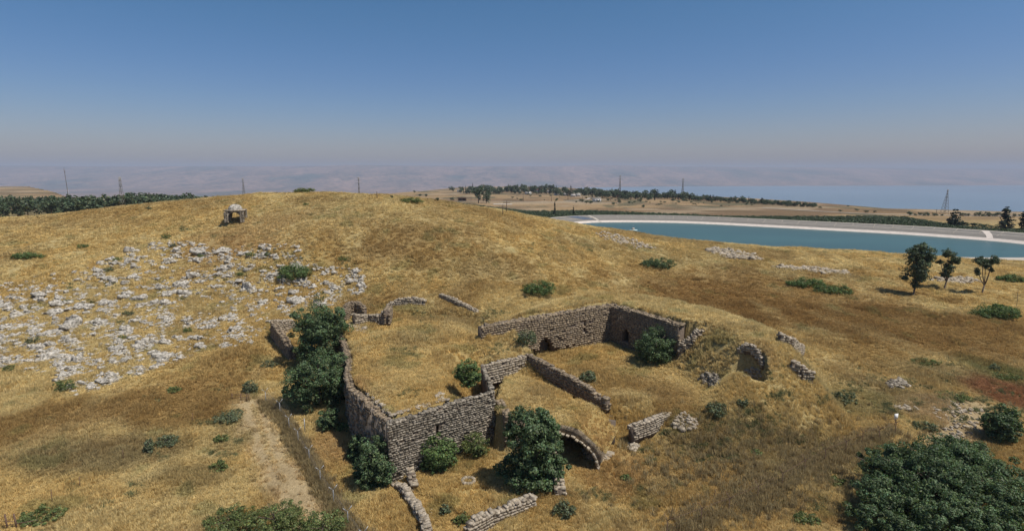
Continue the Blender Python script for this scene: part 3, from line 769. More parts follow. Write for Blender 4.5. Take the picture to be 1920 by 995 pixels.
wpx('chamber_wall', 'short dark ended wall of the chamber nearest the curved wall', [(726,612),(731,596)], [2.8,2.2], 1.0, 'ochre', 30, 18, .2)
wpx('corner_wall', 'shaded stone wall corner left of the tall tree', [(514,634),(524,648),(536,662),(548,676)], [3.2,2.9,2.5,2.0], 1.0, 'ochre', 70, 19, .3)
wpx('corner_wall', 'pale topped return wall running back from the left corner to the tree', [(516,632),(535,622),(552,616)], [3.0,2.2,1.6], .9, 'pale', 50, 20, .25)
wpx('roadside_wall', 'upper leaning remnant of stone wall at the right foot of the mound', [(1460,638),(1480,650),(1502,660)], [.9,1.3,.9], 1.0, 'pale', 45, 21, .25)
wpx('roadside_wall', 'lower leaning remnant of stone wall at the right foot of the mound', [(1483,688),(1500,702),(1522,712)], [1.1,1.4,1.0], 1.0, 'pale', 45, 22, .3)

# vault ---------------------------------------------------------------
VG = []
def vault(name, label, c, ang, a, b, depth, z0, topf, mat, nst, seed, wid=1.6, ringn=20, rs=.75):
    """barrel vault open at its front: soil-topped shell, back wall and a ring of arch stones"""
    e = empty(name, (c[0], c[1], z0), label, 'vault', rz=ang); r = random.Random(seed)
    n = 18; V = []; F = []
    ca, sa = math.cos(ang), math.sin(ang)
    for j, yy in enumerate([0.0, depth*.33, depth*.66, depth]):
        for i in range(n+1):
            th = math.pi*i/n; x = -math.cos(th)*a; zi = math.sin(th)*b+.2; V.append((x, yy, zi))
        for i in range(n+1):
            th = math.pi*i/n; x = -math.cos(th)*(a+wid); wx = c[0]+x*ca-yy*sa; wy = c[1]+x*sa+yy*ca
            V.append((x, yy, max(topf(x, yy), (math.sin(th)*b+.2)*1.02+.35*math.sin(th)+.02)+.02+r.uniform(-.05,.05)))
    m = 2*(n+1)
    for j in range(3):
        for i in range(n):
            F.append((j*m+i, (j+1)*m+i, (j+1)*m+i+1, j*m+i+1)); k = n+1
            F.append((j*m+k+i, j*m+k+i+1, (j+1)*m+k+i+1, (j+1)*m+k+i))
    for i in range(n): F.append((i, i+1, n+1+i+1, n+1+i))
    me = mesh_arr('vault_shell', np.array(V), F, M['ochre'], np.tile(C_gold, (len(V),1))); me.materials.append(M['ground'])
    for i, p in enumerate(me.polygons):
        if i < 6*n and i % 2 == 1: p.material_index = 1
    obj('vault_shell', me, e)
    for _ in range(int((a+wid)*2*depth*14)):
        x = r.uniform(-a-wid, a+wid*.9); y = r.uniform(0, depth); q = min(1, abs(x)/(a+wid)); zi = math.sqrt(max(0,1-q*q))
        zz = z0+max(topf(x, y), (zi*b+.2)*1.02+.35*zi+.02); VG.append((c[0]+x*ca-y*sa, c[1]+x*sa+y*ca, zz))
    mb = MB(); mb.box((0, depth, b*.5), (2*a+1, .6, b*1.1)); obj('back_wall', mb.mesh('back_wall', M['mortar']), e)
    its = []
    for i in range(ringn):
        th = math.pi*(i+.5)/ringn; x = -math.cos(th)*(a+.12)+r.uniform(-.08,.08); z = math.sin(th)*(b+.12)+.2+r.uniform(-.1,.06)
        nx_, nz_ = -math.cos(th)/a, math.sin(th)/b; g = math.atan2(nx_, nz_)
        its.append((r.randrange(8), (x, .02+r.uniform(-.16,.16), z), (0, g, 0), (math.pi*max(a,b)/ringn*.95*r.uniform(.7,1.05), .5, .5*rs*r.uniform(.6,1.2))))
        for q in range(nst):
            its.append((r.randrange(8), (x*(1+.16*(q+1))+r.uniform(-.3,.3), -.1+r.uniform(-.1,.4), z*(1+.12*(q+1))+.1+r.uniform(-.1,.25)), (r.uniform(-.4,.4), g, r.uniform(-.5,.5)), (.45*r.uniform(.6,1.2),.4,.3)))
    put_stones(e, its, M['pale'], ringn*3, (0,0,0))
    return e
vault('stone_vault', 'broken stone barrel vault with a deep dark opening right of the front tree', (4.9,58.2), R(-24), 4.6, 3.35, 5.4, .45, lambda x, y: 4.5-max(0,x-2.4)*.75+.08*y, 'plaster', 0, 31, wid=.9, ringn=28, rs=.55)
pv = hit(1392, 686)
wpx('pit_wall', 'curved stone rim at the dark hole in the right side of the mound', [(1385,657),(1400,651),(1414,655),(1424,667),(1433,684)], [.35,.5,.6,.6,.3], .7, 'pale', 50, 24, .15, sw=.4)
print('T', round(time.time()-T0,1))
# ------------------------------------------------------------ rubble
rubble('rubble_heap', 'grey heap of loose stones in the middle of the courtyard mouth', 1333, 712, 24, 14, 110, .25,.5, 'basalt', .2, 1, 30, .4)
rubble('rubble_heap', 'strewn stones tumbling down the spine right of the inner wall', 1120, 760, 30, 9, 90, .2,.45, 'pale', .75, 2, 30)
rubble('rubble_heap', 'stones scattered over the crest of the broken vault', 1095, 805, 40, 7, 90, .2,.42, 'pale', .5, 3, 30)
rubble('rubble_heap', 'pale tumbled stones at the right foot of the vault opening', 1120, 852, 32, 13, 110, .25,.5, 'pale', .2, 4, 40, .5)
rubble('rubble_heap', 'small knot of stones in the grass below the low field wall', 1187, 838, 13, 9, 40, .25,.5, 'pale', 0, 5, 20, .5)
rubble('rubble_heap', 'loose stones spread at the right end of the low field wall', 1285, 795, 28, 18, 80, .2,.45, 'pale', .1, 6, 20, .2)
rubble('rubble_heap', 'stones fallen from the terrace edge above the west wall', 712, 760, 26, 8, 60, .2,.45, 'pale', .8, 7, 20)
rubble('rubble_heap', 'pale stones round the chamber doorway at the back of the terrace', 668, 617, 24, 8, 70, .25,.55, 'pale', .1, 8, 30, .4)
rubble('rubble_heap', 'loose stones where the terrace grass meets the shaded west wall', 648, 670, 9, 34, 70, .25,.5, 'pale', 0, 9, 20)
rubble('rubble_heap', 'few stones lying on the terrace edge above the tall wall', 825, 745, 10, 7, 8, .35,.5, 'pale', 0, 10, 8)
rubble('rubble_heap', 'row of small stones along the rim of the terrace above the tall front wall', 790, 762, 60, 3, 50, .2,.4, 'pale', -.28, 11, 20)
rubble('rubble_heap', 'grey stone pile with pale blocks in the right hand field', 1680, 722, 22, 9, 60, .3,.6, 'basalt', 0, 12, 20, .6)
rubble('rubble_heap', 'broken row of white stones beside the sign', 1700, 765, 30, 4, 30, .25,.5, 'pale', .1, 13, 10)
rubble('rubble_heap', 'stones scattered on the bare dirt at the far right', 1790, 790, 55, 45, 160, .15,.4, 'pale', 0, 14, 20)
rubble('rubble_heap', 'stones under the small collapsed vault', 1410, 700, 22, 12, 50, .2,.4, 'pale', 0, 15, 10)
rubble('rubble_heap', 'crumbs of stone in the front court beside the low wall', 800, 960, 25, 25, 40, .15,.35, 'pale', 0, 16, 10)
rubble('rubble_heap', 'stones below the long side of the side wall', 1030, 880, 14, 30, 50, .2,.45, 'pale', 0, 17, 10)
rubble('rubble_bank', 'tan rubble bank spilling towards the reservoir shore', 1375, 477, 55, 9, 240, .4,1.1, 'pale', .16, 18, 100)
rubble('rubble_bank', 'long low bank of tan stones above the flat green bush', 1525, 507, 80, 5, 240, .4,1.0, 'pale', .1, 19, 100)
rubble('rubble_bank', 'pale stones heaped behind the three slender trees', 1790, 526, 50, 6, 150, .4,1.0, 'pale', .02, 20, 60)
rubble('rubble_bank', 'scattering of pale stones on the hill shoulder beside the reservoir', 1170, 452, 60, 10, 160, .3,.8, 'pale', .25, 21, 40)

# ring of stones in the front court
wx, wy, wz = hit(878, 903)
e = empty('well_ring', (wx,wy,wz), 'round stone well mouth in the grass of the front court', 'well')
its = []
for k in range(12):
    a = 2*math.pi*k/12; its.append((k%8, (math.cos(a)*.62, math.sin(a)*.62, .12), (0,0,a+math.pi/2), (.36,.34,.34)))
put_stones(e, its, M['pale'], 12, (0,0,0))
mb = MB(); mb.tube([(0,0,-.3),(0,0,.02)], .5, 16); obj('shaft', mb.mesh('shaft', M['mortar']), e)

# ------------------------------------------------------------ domed pavilion on the hill
px_, py_, pz_ = hit(443, 416)
e = empty('domed_pavilion', (px_,py_,pz_), 'small open stone canopy with four arches and a dome on the hillside', 'pavilion', rz=R(14))
W = 4.6; hgt = 3.0; pw_ = .8
for sx in (-1,1):
    for sy in (-1,1):
        its = []
        for k in range(9):
            for (dx,dy) in ((-.24,-.24),(.24,-.24),(-.24,.24),(.24,.24)):
                its.append((random.randrange(8), (dx+random.uniform(-.02,.02), dy, .16+k*.31), (0,0,random.uniform(-.05,.05)), (.5,.5,.31)))
        mb = joined(its, BRICKS, M['basalt'], 'pier'); obj('pier', mb, e, (sx*(W/2-pw_/2), sy*(W/2-pw_/2), 0))
def arch_mesh():
    a = W/2-pw_; n = 12; V = []; F = []
    for y in (-pw_/2+.1, pw_/2-.1):
        for i in range(n+1):
            th = math.pi*i/n; V.append((-math.cos(th)*a, y, 1.15+math.sin(th)*1.5))
        for i in range(n+1):
            V.append((-a+2*a*i/n, y, hgt))
    m = 2*(n+1)
    for i in range(n):
        F += [(i,i+1,n+1+i+1,n+1+i), (m+i+1,m+i,m+n+1+i,m+n+1+i+1), (i+1,i,m+i,m+i+1), (n+1+i,n+2+i,m+n+2+i,m+n+1+i)]
    return mesh_arr('arch', np.array(V), F, M['basalt'])
am = arch_mesh(); off = W/2-pw_/2
for rz, p in ((0,(0,-off,0)),(0,(0,off,0)),(math.pi/2,(-off,0,0)),(math.pi/2,(off,0,0))): obj('arch', am, e, p, (0,0,rz))
mb = MB(); mb.box((0,0,hgt+.12),(W+.25,W+.25,.25)); obj('cornice', mb.mesh('cornice', M['pale']), e)
V = []; F = []; ns, nr = 24, 9
for j in range(nr+1):
    t = j/nr*math.pi/2; rr = math.cos(t)**.9*1.75 if j < nr else .02
    for i in range(ns):
        a = 2*math.pi*i/ns; V.append((rr*math.cos(a), rr*math.sin(a), hgt+.24+math.sin(t)*1.45))
for j in range(nr):
    for i in range(ns): F.append((j*ns+i, j*ns+(i+1)%ns, (j+1)*ns+(i+1)%ns, (j+1)*ns+i))
obj('dome', mesh_arr('dome', np.array(V), F, M['lime'], smooth=True), e)

print('T', round(time.time()-T0,1))
# ------------------------------------------------------------ boulders
FIELD = [(-40,545),(60,520),(150,505),(250,470),(300,452),(330,448),(420,470),(470,455),(560,462),(560,480),(600,500),(680,505),(690,545),(640,570),(560,590),(500,612),(470,650),(400,655),(300,690),(210,720),(140,745),(90,700),(-40,690)]
N = 16000
us = rng.uniform(-40,700,N); vs = rng.uniform(445,750,N)
ok = pin(FIELD, us, vs); x, y, z, hitok = hits(us, vs)
cl = fbm(us/24+vs/50, vs/9-us/50, 3, 201)
keep = ok & hitok & ((cl > .4) | (rng.uniform(0,1,N) < .28))
us, vs, x, y, z, cl = [a[keep] for a in (us,vs,x,y,z,cl)]
sz = np.exp(rng.normal(-1.08,.5,len(x)))*(.7+sst(.42,.65,cl)*.9); sz = np.clip(sz,.22,2.3)
order = np.argsort(-sz/y)
nb = len(order); print('boulders', nb)
def rock_tf(k):
    s = sz[k]; rz = R(30)+rng.normal(0,.5)
    return int(rng.integers(14)), (x[k], y[k], z[k]+s*.14), (rng.normal(0,.15), rng.normal(0,.15), rz), (s*rng.uniform(1.1,2.0), s*rng.uniform(.8,1.2), s*rng.uniform(.6,1.1))
for k in order[:300]:
    i, l, r_, s_ = rock_tf(k)
    rg = ('upper' if vs[k] < 530 else 'middle' if vs[k] < 610 else 'lower')+' '+('left' if us[k] < 200 else 'central' if us[k] < 420 else 'right')
    tag(obj('limestone_boulder', brick_mesh(i, M['lime'], 'r'), None, [float(a) for a in l], r_, s_), ('broad' if sz[k] > .95 else 'mid sized' if sz[k] > .75 else 'small')+' weathered white limestone boulder in the '+rg+' part of the rocky slope', 'boulder', 'limestone boulders on the left hillside')
rest = [rock_tf(k) for k in order[300:5200]]
tag(obj('small_limestone_rocks', joined(rest, ROCKS, M['lime'], 'small_limestone_rocks')), 'countless smaller white rocks strewn between the boulders', 'rocks', kind='stuff')

print('T', round(time.time()-T0,1))
# ------------------------------------------------------------ foliage
def tint(n, r, var=.35, yel=.12):
    b = 1+r.normal(0, var, n); b = np.clip(b, .35, 2.0); c = np.stack([b*(1+r.normal(0,yel,n)), b, b*(1+r.normal(0,yel,n))], 1)
    return np.clip(c, .1, 3)
def crown(lobes, nleaf, leaf, seed, mat, clumps=60, crad=.24, aspect=.55, name='crown', fill=.15, flat=.0, up=.35, ground=False, rough=(.55,1.13)):
    """leaf-sized faces gathered in clumps over a set of lobes (cx,cy,cz,rx,ry,rz)"""
    r = np.random.default_rng(seed); lob = np.array(lobes, float); vol = (lob[:,3]*lob[:,4]*lob[:,5])**(2/3); pr = vol/vol.sum()
    li = r.choice(len(lob), clumps, p=pr); d = r.normal(0,1,(clumps,3)); d[:,2] = d[:,2]+up; d /= np.linalg.norm(d,axis=1)[:,None]
    rad = r.uniform(*rough,clumps); cc_ = lob[li,:3]+d*lob[li,3:]*rad[:,None]; cr = crad*lob[li,3:].mean(1)*r.uniform(.7,1.35,clumps); cb = 1+r.normal(0,.16,clumps)
    ci = r.integers(0, clumps, nleaf); q = r.normal(0,1,(nleaf,3)); q /= np.linalg.norm(q,axis=1)[:,None]
    rr = r.uniform(.45,1,nleaf)**.6
    P = cc_[ci]+q*(cr[ci]*rr)[:,None]*np.array([1.1,1.1,.8])
    nf = int(nleaf*fill)
    if nf:
        l2 = r.choice(len(lob), nf, p=pr); d2 = r.normal(0,1,(nf,3)); d2 /= np.linalg.norm(d2,axis=1)[:,None]
        P[:nf] = lob[l2,:3]+d2*lob[l2,3:]*r.uniform(.3,.8,nf)[:,None]
    if ground: P[:,2] = np.where(P[:,2] < .05, np.abs(P[:,2])*.8+.05, P[:,2])
    nrm = q*.7+d[ci]*.35+r.normal(0,.45,(nleaf,3))+np.array([0,0,.25]); nrm /= np.linalg.norm(nrm,axis=1)[:,None]
    a = np.cross(nrm, r.normal(0,1,(nleaf,3))); a /= np.linalg.norm(a,axis=1)[:,None]; b = np.cross(nrm, a)
    s = leaf*r.uniform(.6,1.35,nleaf); A = a*s[:,None]; B = b*(s*aspect)[:,None]
    bend = nrm*(s*.18)[:,None]
    V = np.stack([P-A-bend, P-B+bend*.3, P+A-bend, P+B+bend*.3], 1).reshape(-1,3)
    F = np.arange(nleaf*4).reshape(-1,4)
    col = tint(nleaf, r)*cb[ci][:,None]
    return mesh_arr(name, V, F, mat, np.repeat(col, 4, 0))
def trunk_mesh(h, r0, seed, limbs=5, spread=1.5, lean=(0,0), fork=.35, base=-.4):
    r = random.Random(seed); mb = MB()
    top = (lean[0]*h+r.uniform(-.1,.1)*h, lean[1]*h+r.uniform(-.1,.1)*h, h)
    mid = (top[0]*.3+r.uniform(-.1,.1), top[1]*.3+r.uniform(-.1,.1), h*.5)
    mb.tube([(0,0,base),(0,0,.0),mid,(top[0]*.8,top[1]*.8,h*.8),top], [r0*1.3,r0,r0*.75,r0*.4,r0*.12], 7)
    for k in range(limbs):
        a = 2*math.pi*k/limbs+r.uniform(-.4,.4); f = r.uniform(fork, .75); p0 = (mid[0]*f*2 if f < .5 else top[0]*f, mid[1]*f*2 if f < .5 else top[1]*f, h*f)
        L = spread*r.uniform(.7,1.1); p1 = (p0[0]+math.cos(a)*L*.5, p0[1]+math.sin(a)*L*.5, p0[2]+h*.16); p2 = (p0[0]+math.cos(a)*L, p0[1]+math.sin(a)*L, p0[2]+h*.32)
        mb.tube([p0,p1,p2], [r0*.45,r0*.28,r0*.08], 5)
    return mb.mesh('trunk', M['bark'])
def lobes_for(w, h, seed, z0=0.0, n=5, deep=None):
    r = random.Random(seed); deep = deep or w; L = [(0,0,z0+h*.42,w*.42,deep*.42,h*.54)]
    for k in range(n):
        a = 2*math.pi*k/n+r.uniform(-.4,.4); q = r.uniform(.22,.3); rr = r.uniform(.2,.28)
        hz = z0+h*r.uniform(.15,.55); L.append((math.cos(a)*w*q, math.sin(a)*deep*q, hz, w*rr, deep*rr, min(h*r.uniform(.24,.34), hz-z0*.0+.1)))
    return L
def bush(u, v, wpx_, hpx, label, mat='leaf_dark', leaf=.14, nleaf=5000, seed=0, name='shrub', cat='bush', clumps=70, deepf=.9, z=None, trunk=True, base=None, lobes_n=6, group=None, crad=.24, up=.35, loc=None):
    """a bush whose foot is at pixel (u,v)"""
    p = loc or hit(u, v)
    depth = p[1]*math.cos(PITCH)+(CAMH-p[2])*math.sin(PITCH)
    w_ = wpx_*depth/FOC; el = math.atan2(CAMH-p[2], p[1]); h_ = hpx*depth/FOC/math.cos(el)*.95
    dz = w_*deepf*math.sin(el)*.5; h_ = max(h_-dz*.8, h_*.45)
    p = (p[0], p[1]+w_*deepf*.4*math.cos(el), 0) if loc is None else p
    zz = h1(p[0], p[1]) if loc is None else p[2]
    e = empty(name, (p[0],p[1],zz), label, cat, group)
    if trunk: obj('trunk', trunk_mesh(h_*.7, .035*h_+.03, seed, 5, w_*.3, base=-.3), e)
    obj('crown', crown(lobes_for(w_, h_*.98, seed, 0.0, lobes_n, w_*deepf), int(nleaf*2.0), leaf*.66, seed, M[mat], int(clumps*1.9), crad*.85, up=.1, ground=True, rough=(.7,1.03)), e)
    return e
def tree_at(x, y, w_, h_, label, mat, leaf, nleaf, seed, z0f=.2, lobes=None, name='tree', cat='tree', clumps=110, limbs=6, r0=.16, crad=.24, zz=None, lean=(0,0)):
    zz = h1(x, y) if zz is None else zz
    e = empty(name, (x,y,zz), label, cat)
    obj('trunk', trunk_mesh(h_*.8, r0, seed, limbs, w_*.35, lean), e)
    L = lobes or lobes_for(w_, h_*(1-z0f), seed, h_*z0f, 7)
    obj('crown', crown(L, int(nleaf*1.7), leaf*.74, seed, M[mat], int(clumps*1.3), crad*.9), e)
    return e
# trees beside the west wall
tree_at(-29.6, 85.5, 9.5, 10.8, 'tall dark green fig tree crowded against the shaded west wall', 'leaf_dark', .2, 17000, 41, .08, clumps=190, crad=.2)
tree_at(-26.0, 73.0, 9.6, 7.4, 'lower dark green tree below the tall fig at the foot of the west wall', 'leaf_dark', .19, 13000, 42, .03, clumps=150, crad=.2)
tree_at(-22.8, 67.0, 3.6, 2.6, 'small dark shrub in the shade at the foot of the west wall', 'leaf_dark', .17, 3500, 43, .03, name='shrub', cat='bush', clumps=60)
bush(697, 922, 84, 105, 'large round dark green bush left of the tall wall corner', 'leaf_dark', .17, 9000, 44, clumps=110)
bush(667, 870, 44, 55, 'smaller bush tucked behind the large one left of the wall corner', 'leaf_dark', .16, 3500, 45)
bush(822, 890, 76, 78, 'round green bush against the foot of the tall front wall', 'leaf_mid', .15, 7000, 46, clumps=90)
bush(890, 866, 62, 64, 'loose olive green shrub right of the round bush at the wall foot', 'leaf_olive', .13, 3000, 47, clumps=60)
p = hit(1000, 925); tree_at(p[0], p[1]+1.6, 6.6, 8.3, 'tall bushy green tree standing in front of the vault', 'leaf_dark', .18, 17000, 48, 0.0,
   lobes=[(0,0,5.8,2.6,2.4,2.2),(-1.2,.3,4.3,2.0,2.0,2.0),(1.3,.2,3.9,2.0,2.0,2.2),(0,-.7,2.0,2.9,2.2,2.0),(-1.3,.2,1.4,2.2,2.0,1.5),(1.6,-.2,1.5,2.0,1.8,1.5),(.9,.2,6.0,1.7,1.7,1.7)], clumps=190)
bush(880, 741, 58, 60, 'rounded green bush on the terrace edge above the tall wall', 'leaf_mid', .15, 5000, 49, loc=(-5.4,65.6,6.6))
bush(1247, 680, 84, 84, 'big round dark bush in front of the shaded courtyard wall', 'leaf_dark', .17, 9000, 50, clumps=110, loc=(22.0,84.0,2.9))
bush(987, 652, 44, 30, 'small grey green bush at the foot of the coursed courtyard wall', 'leaf_grey', .13, 1800, 51)
bush(1102, 722, 42, 28, 'small grey green bush behind the inner wall', 'leaf_grey', .13, 1800, 52)
bush(1010, 562, 76, 36, 'rounded bright green bush on the grass above the courtyard', 'leaf_mid', .15, 5000, 53, deepf=.8)
bush(546, 535, 68, 36, 'dense green bush among the boulders above the tall tree', 'leaf_mid', .16, 5000, 54, deepf=.8)
bush(1238, 508, 70, 25, 'low dark green bush alone in the middle of the slope', 'leaf_dark', .17, 4000, 55, deepf=.7)
bush(1572, 553, 90, 21, 'long flat green bush, its lower right half, on the brown slope', 'leaf_mid', .17, 3500, 56, deepf=.5)
bush(1520, 541, 84, 20, 'long flat green bush, its upper left half, below the stone bank', 'leaf_mid', .17, 3500, 57, deepf=.5)
bush(1886, 602, 100, 32, 'wide low green bush at the right edge of the slope', 'leaf_mid', .17, 5000, 58, deepf=.6)
bush(1905, 530, 52, 16, 'flat green bush near the dirt track at the right edge', 'leaf_mid', .18, 2200, 59, deepf=.6)
bush(566, 363, 44, 12, 'low green bush breaking the skyline on the hill crest', 'leaf_olive', .18, 1800, 60, deepf=.6)
bush(769, 382, 50, 12, 'wide low bush on the skyline right of the crest', 'leaf_olive', .18, 1800, 61, deepf=.6)
bush(42, 489, 66, 15, 'sprawling green bush on the left edge of the hillside', 'leaf_mid', .17, 2200, 62, deepf=.5)
bush(465, 742, 32, 32, 'small green bush beside the start of the dirt path', 'leaf_grey', .13, 1600, 63)
bush(276, 852, 22, 34, 'small upright dark shrub in the dry grass at lower left', 'leaf_grey', .12, 1100, 64)
bush(305, 842, 46, 26, 'grey brown bush right of the upright shrub at lower left', 'leaf_grey', .12, 1300, 65)
bush(420, 796, 64, 20, 'low spreading green bush left of the dirt path', 'leaf_grey', .12, 2000, 66)
bush(640, 812, 36, 20, 'leafy green plant at the foot of the west wall by the fence', 'leaf_mid', .13, 1500, 67)
for i, (u, v, w_, h_, lab, mt) in enumerate([
 (405,888,40,26,'bright green weed clump nearest the camera left of the path','leaf_olive'),(410,832,36,16,'green weed clump between two others left of the path','leaf_olive'),
 (112,738,42,32,'green herb clump at the lower edge of the boulder field','leaf_olive'),(322,738,30,14,'faint green herb clump right of the boulder field','leaf_olive'),
 (150,468,26,10,'small green clump on the upper left hillside','leaf_mid'),(217,492,22,9,'small olive clump above the boulders, second from the left','leaf_olive'),
 (308,449,20,11,'green tuft at the top edge of the boulder field','leaf_olive'),(323,465,14,10,'dark little shrub beside the topmost boulders','leaf_grey'),
 (200,512,20,11,'dull green clump among the upper boulders','leaf_grey'),(470,486,26,12,'green clump at the right of the upper boulders','leaf_olive'),
 (375,485,18,9,'small green tuft among the middle of the boulders','leaf_olive'),(448,520,16,9,'tiny green tuft at the right side of the boulders','leaf_olive'),
 (500,482,14,10,'small olive tuft beside the right white outcrop','leaf_olive'),(236,594,22,13,'dark green clump in the centre of the boulders','leaf_grey'),
 (55,648,30,18,'grey green shrub at the far left of the boulders','leaf_grey'),(226,640,20,14,'green clump low in the boulder field','leaf_olive'),
 (348,625,20,12,'green tuft low right in the boulder field','leaf_olive'),(12,700,26,16,'olive clump at the lower left border of the boulders','leaf_olive'),
 (642,493,26,12,'green clump right of the big bush in the rocks','leaf_olive'),(573,386,12,6,'tiny bush just under the crest','leaf_olive'),
 (278,394,12,7,'tiny dark bush near the skyline at upper left','leaf_grey'),(1106,473,14,7,'tiny olive bush on the shoulder of the hill','leaf_olive'),
 (1690,570,1,1,None,None),(1868,697,26,18,'dark shrub near the red soil at right','leaf_grey'),(1745,690,60,18,'green weeds patch in the right hand field','leaf_olive'),
 (1800,758,70,18,'green weeds bordering the pale dirt at right','leaf_olive'),(1350,790,50,36,'tall grey green weeds right of the low field wall','leaf_grey'),
 (1395,772,24,22,'smaller grey weeds at the right of the field wall weeds','leaf_grey'),(1590,760,60,28,'grey green bush patch left of the sign','leaf_grey'),
 (1745,812,50,20,'green patch beside the pale dirt above the big tree','leaf_grey'),(1420,858,26,16,'olive tuft in the dark weedy hollow','leaf_olive'),
 (1175,905,24,16,'green tuft on the slope below the vault','leaf_olive'),(1060,975,50,34,'grey green weeds right of the low front wall','leaf_grey'),
 (866,985,36,24,'olive weeds behind the low front wall','leaf_olive'),(832,968,26,22,'grey weeds left of the low front wall','leaf_grey'),
 (1570,912,44,16,'green tuft in the gold grass at lower right','leaf_olive'),(1895,716,60,14,'green weeds above the red soil','leaf_olive'),
 (60,985,90,30,'green weeds by the rusty posts in the lower left corner','leaf_olive'),(1520,985,60,20,'green weeds at the bottom right of the slope','leaf_olive'),
 (500,690,40,14,'dull green weeds left of the tall tree foot','leaf_grey'),(120,571,22,10,'dark green tuft amid the left boulders','leaf_grey')]):
    if lab is None: continue
    bush(u, v, w_, h_, lab, mt, .11, int(500+w_*h_*.9), 300+i, 'herb_clump', 'shrub', 30, .8, trunk=False)
# near bushes cut by the frame
for i, (u, v, w_, h_, lab, nl) in enumerate([(415,1010,110,50,'left end of the sunlit olive bush at the bottom edge',5000),(500,1020,130,75,'middle of the sunlit olive bush at the bottom edge',8000),(595,1030,110,70,'right end of the sunlit olive bush at the bottom edge',6000)]):
    bush(u, v, w_, h_, lab, 'leaf_olive', .10, nl, 400+i, clumps=110, crad=.2)
# big tree, lower right
BT = [(0,0,4.5,4.2,4.0,3.6),(-4.2,-1.5,3.2,3.2,3.0,3.0),(-6.6,-3.8,2.2,2.4,2.4,2.3),(3.6,2.0,4.6,3.8,3.4,3.4),(2.8,-3.6,3.9,3.8,3.4,3.3),(-2.0,-5.2,3.0,3.2,3.0,2.9),(6.8,-.6,4.0,3.6,3.6,3.4),(-1.2,2.8,3.6,2.8,2.4,2.8),(7.5,4.2,3.2,3.2,3.0,2.9),(-5.5,-6.5,2.0,2.4,2.2,2.1),(1.0,-7.6,3.0,3.2,3.0,2.8)]
BT = [(a,b_,c*.72,d_,e_,f*.74) for a,b_,c,d_,e_,f in BT]
tree_at(39.5, 50.5, 16, 6.0, 'huge spreading dark green tree filling the lower right corner', 'leaf_dark', .135, 95000, 77, .05, lobes=BT, clumps=800, r0=.4, limbs=9, crad=.17)
bush(1897, 838, 78, 78, 'dark green bush at the right edge above the huge tree', 'leaf_dark', .17, 7000, 78, clumps=90)
# three slender trees
def slender(u, v, wpx_, hpx, label, seed, nl, dense=1.0, lobes=None):
    x, y, z = hit(u, v); dp = y*math.cos(PITCH)+(CAMH-z)*math.sin(PITCH); w_ = wpx_*dp/FOC; h_ = hpx*dp/FOC*.98
    r = random.Random(seed)
    L = lobes(w_, h_) if lobes else [(r.uniform(-.3,.3)*w_, r.uniform(-.2,.2)*w_, h_*q, w_*.26*dense, w_*.26*dense, h_*.12) for q in (.45,.6,.72,.86)]
    e = empty('slender_tree', (x,y,z), label, 'tree', 'slender trees by the reservoir')
    mb = MB(); tops = [(l[0]*.8, l[1]*.8, l[2]) for l in L]
    mb.tube([(0,0,-.3),(0,0,0),(.06*w_,0,h_*.22)], [.24,.19,.15], 7)
    for k, t in enumerate(tops): mb.tube([(.06*w_,0,h_*.2),(t[0]*.6+.03*w_,t[1]*.6,h_*.2+(t[2]-h_*.2)*.45),t,(t[0]*1.15,t[1]*1.15,min(t[2]+h_*.1,h_*.98))], [.12,.08,.05,.02], 5)
    obj('trunk', mb.mesh('trunk', M['bark']), e); obj('crown', crown(L, nl, .17, seed, M['leaf_far'], 110, .4, fill=.2, up=0, rough=(.4,1.15)), e)
slender(1712, 553, 56, 102, 'tallest and fullest of the three slender trees before the reservoir', 81, 11000, 1.1, lambda w,h: [(.12*w,0,.86*h,.3*w,.3*w,.12*h),(-.18*w,0,.78*h,.22*w,.22*w,.1*h),(.28*w,0,.72*h,.24*w,.24*w,.13*h),(.02*w,0,.6*h,.36*w,.34*w,.14*h),(-.12*w,0,.47*h,.3*w,.3*w,.14*h),(.16*w,0,.4*h,.28*w,.28*w,.16*h),(.05*w,0,.26*h,.2*w,.2*w,.13*h),(-.3*w,0,.32*h,.14*w,.14*w,.07*h)])
slender(1770, 543, 44, 78, 'middle slender tree with open branches and a thin crown', 82, 4200, .9, lambda w,h: [(0,0,.88*h,.26*w,.26*w,.11*h),(.3*w,0,.72*h,.2*w,.2*w,.09*h),(-.35*w,0,.68*h,.14*w,.14*w,.06*h),(.05*w,0,.55*h,.2*w,.2*w,.12*h),(0,0,.38*h,.18*w,.18*w,.1*h)])
slender(1841, 549, 48, 72, 'right slender tree with a forked trunk and sparse flat crown', 83, 4000, .9, lambda w,h: [(-.2*w,0,.85*h,.24*w,.2*w,.1*h),(.28*w,0,.88*h,.24*w,.2*w,.1*h),(.0*w,0,.75*h,.16*w,.16*w,.08*h),(-.3*w,0,.55*h,.13*w,.13*w,.1*h),(.25*w,0,.62*h,.1*w,.1*w,.06*h)])
x_, y_, z_ = hit(1906, 573); e = empty('dead_sapling', (x_,y_,z_), 'bare leafless sapling behind the wide low bush at right', 'sapling')
obj('trunk', trunk_mesh(3.6, .05, 84, 7, 1.2, fork=.3), e)

print('T', round(time.time()-T0,1))
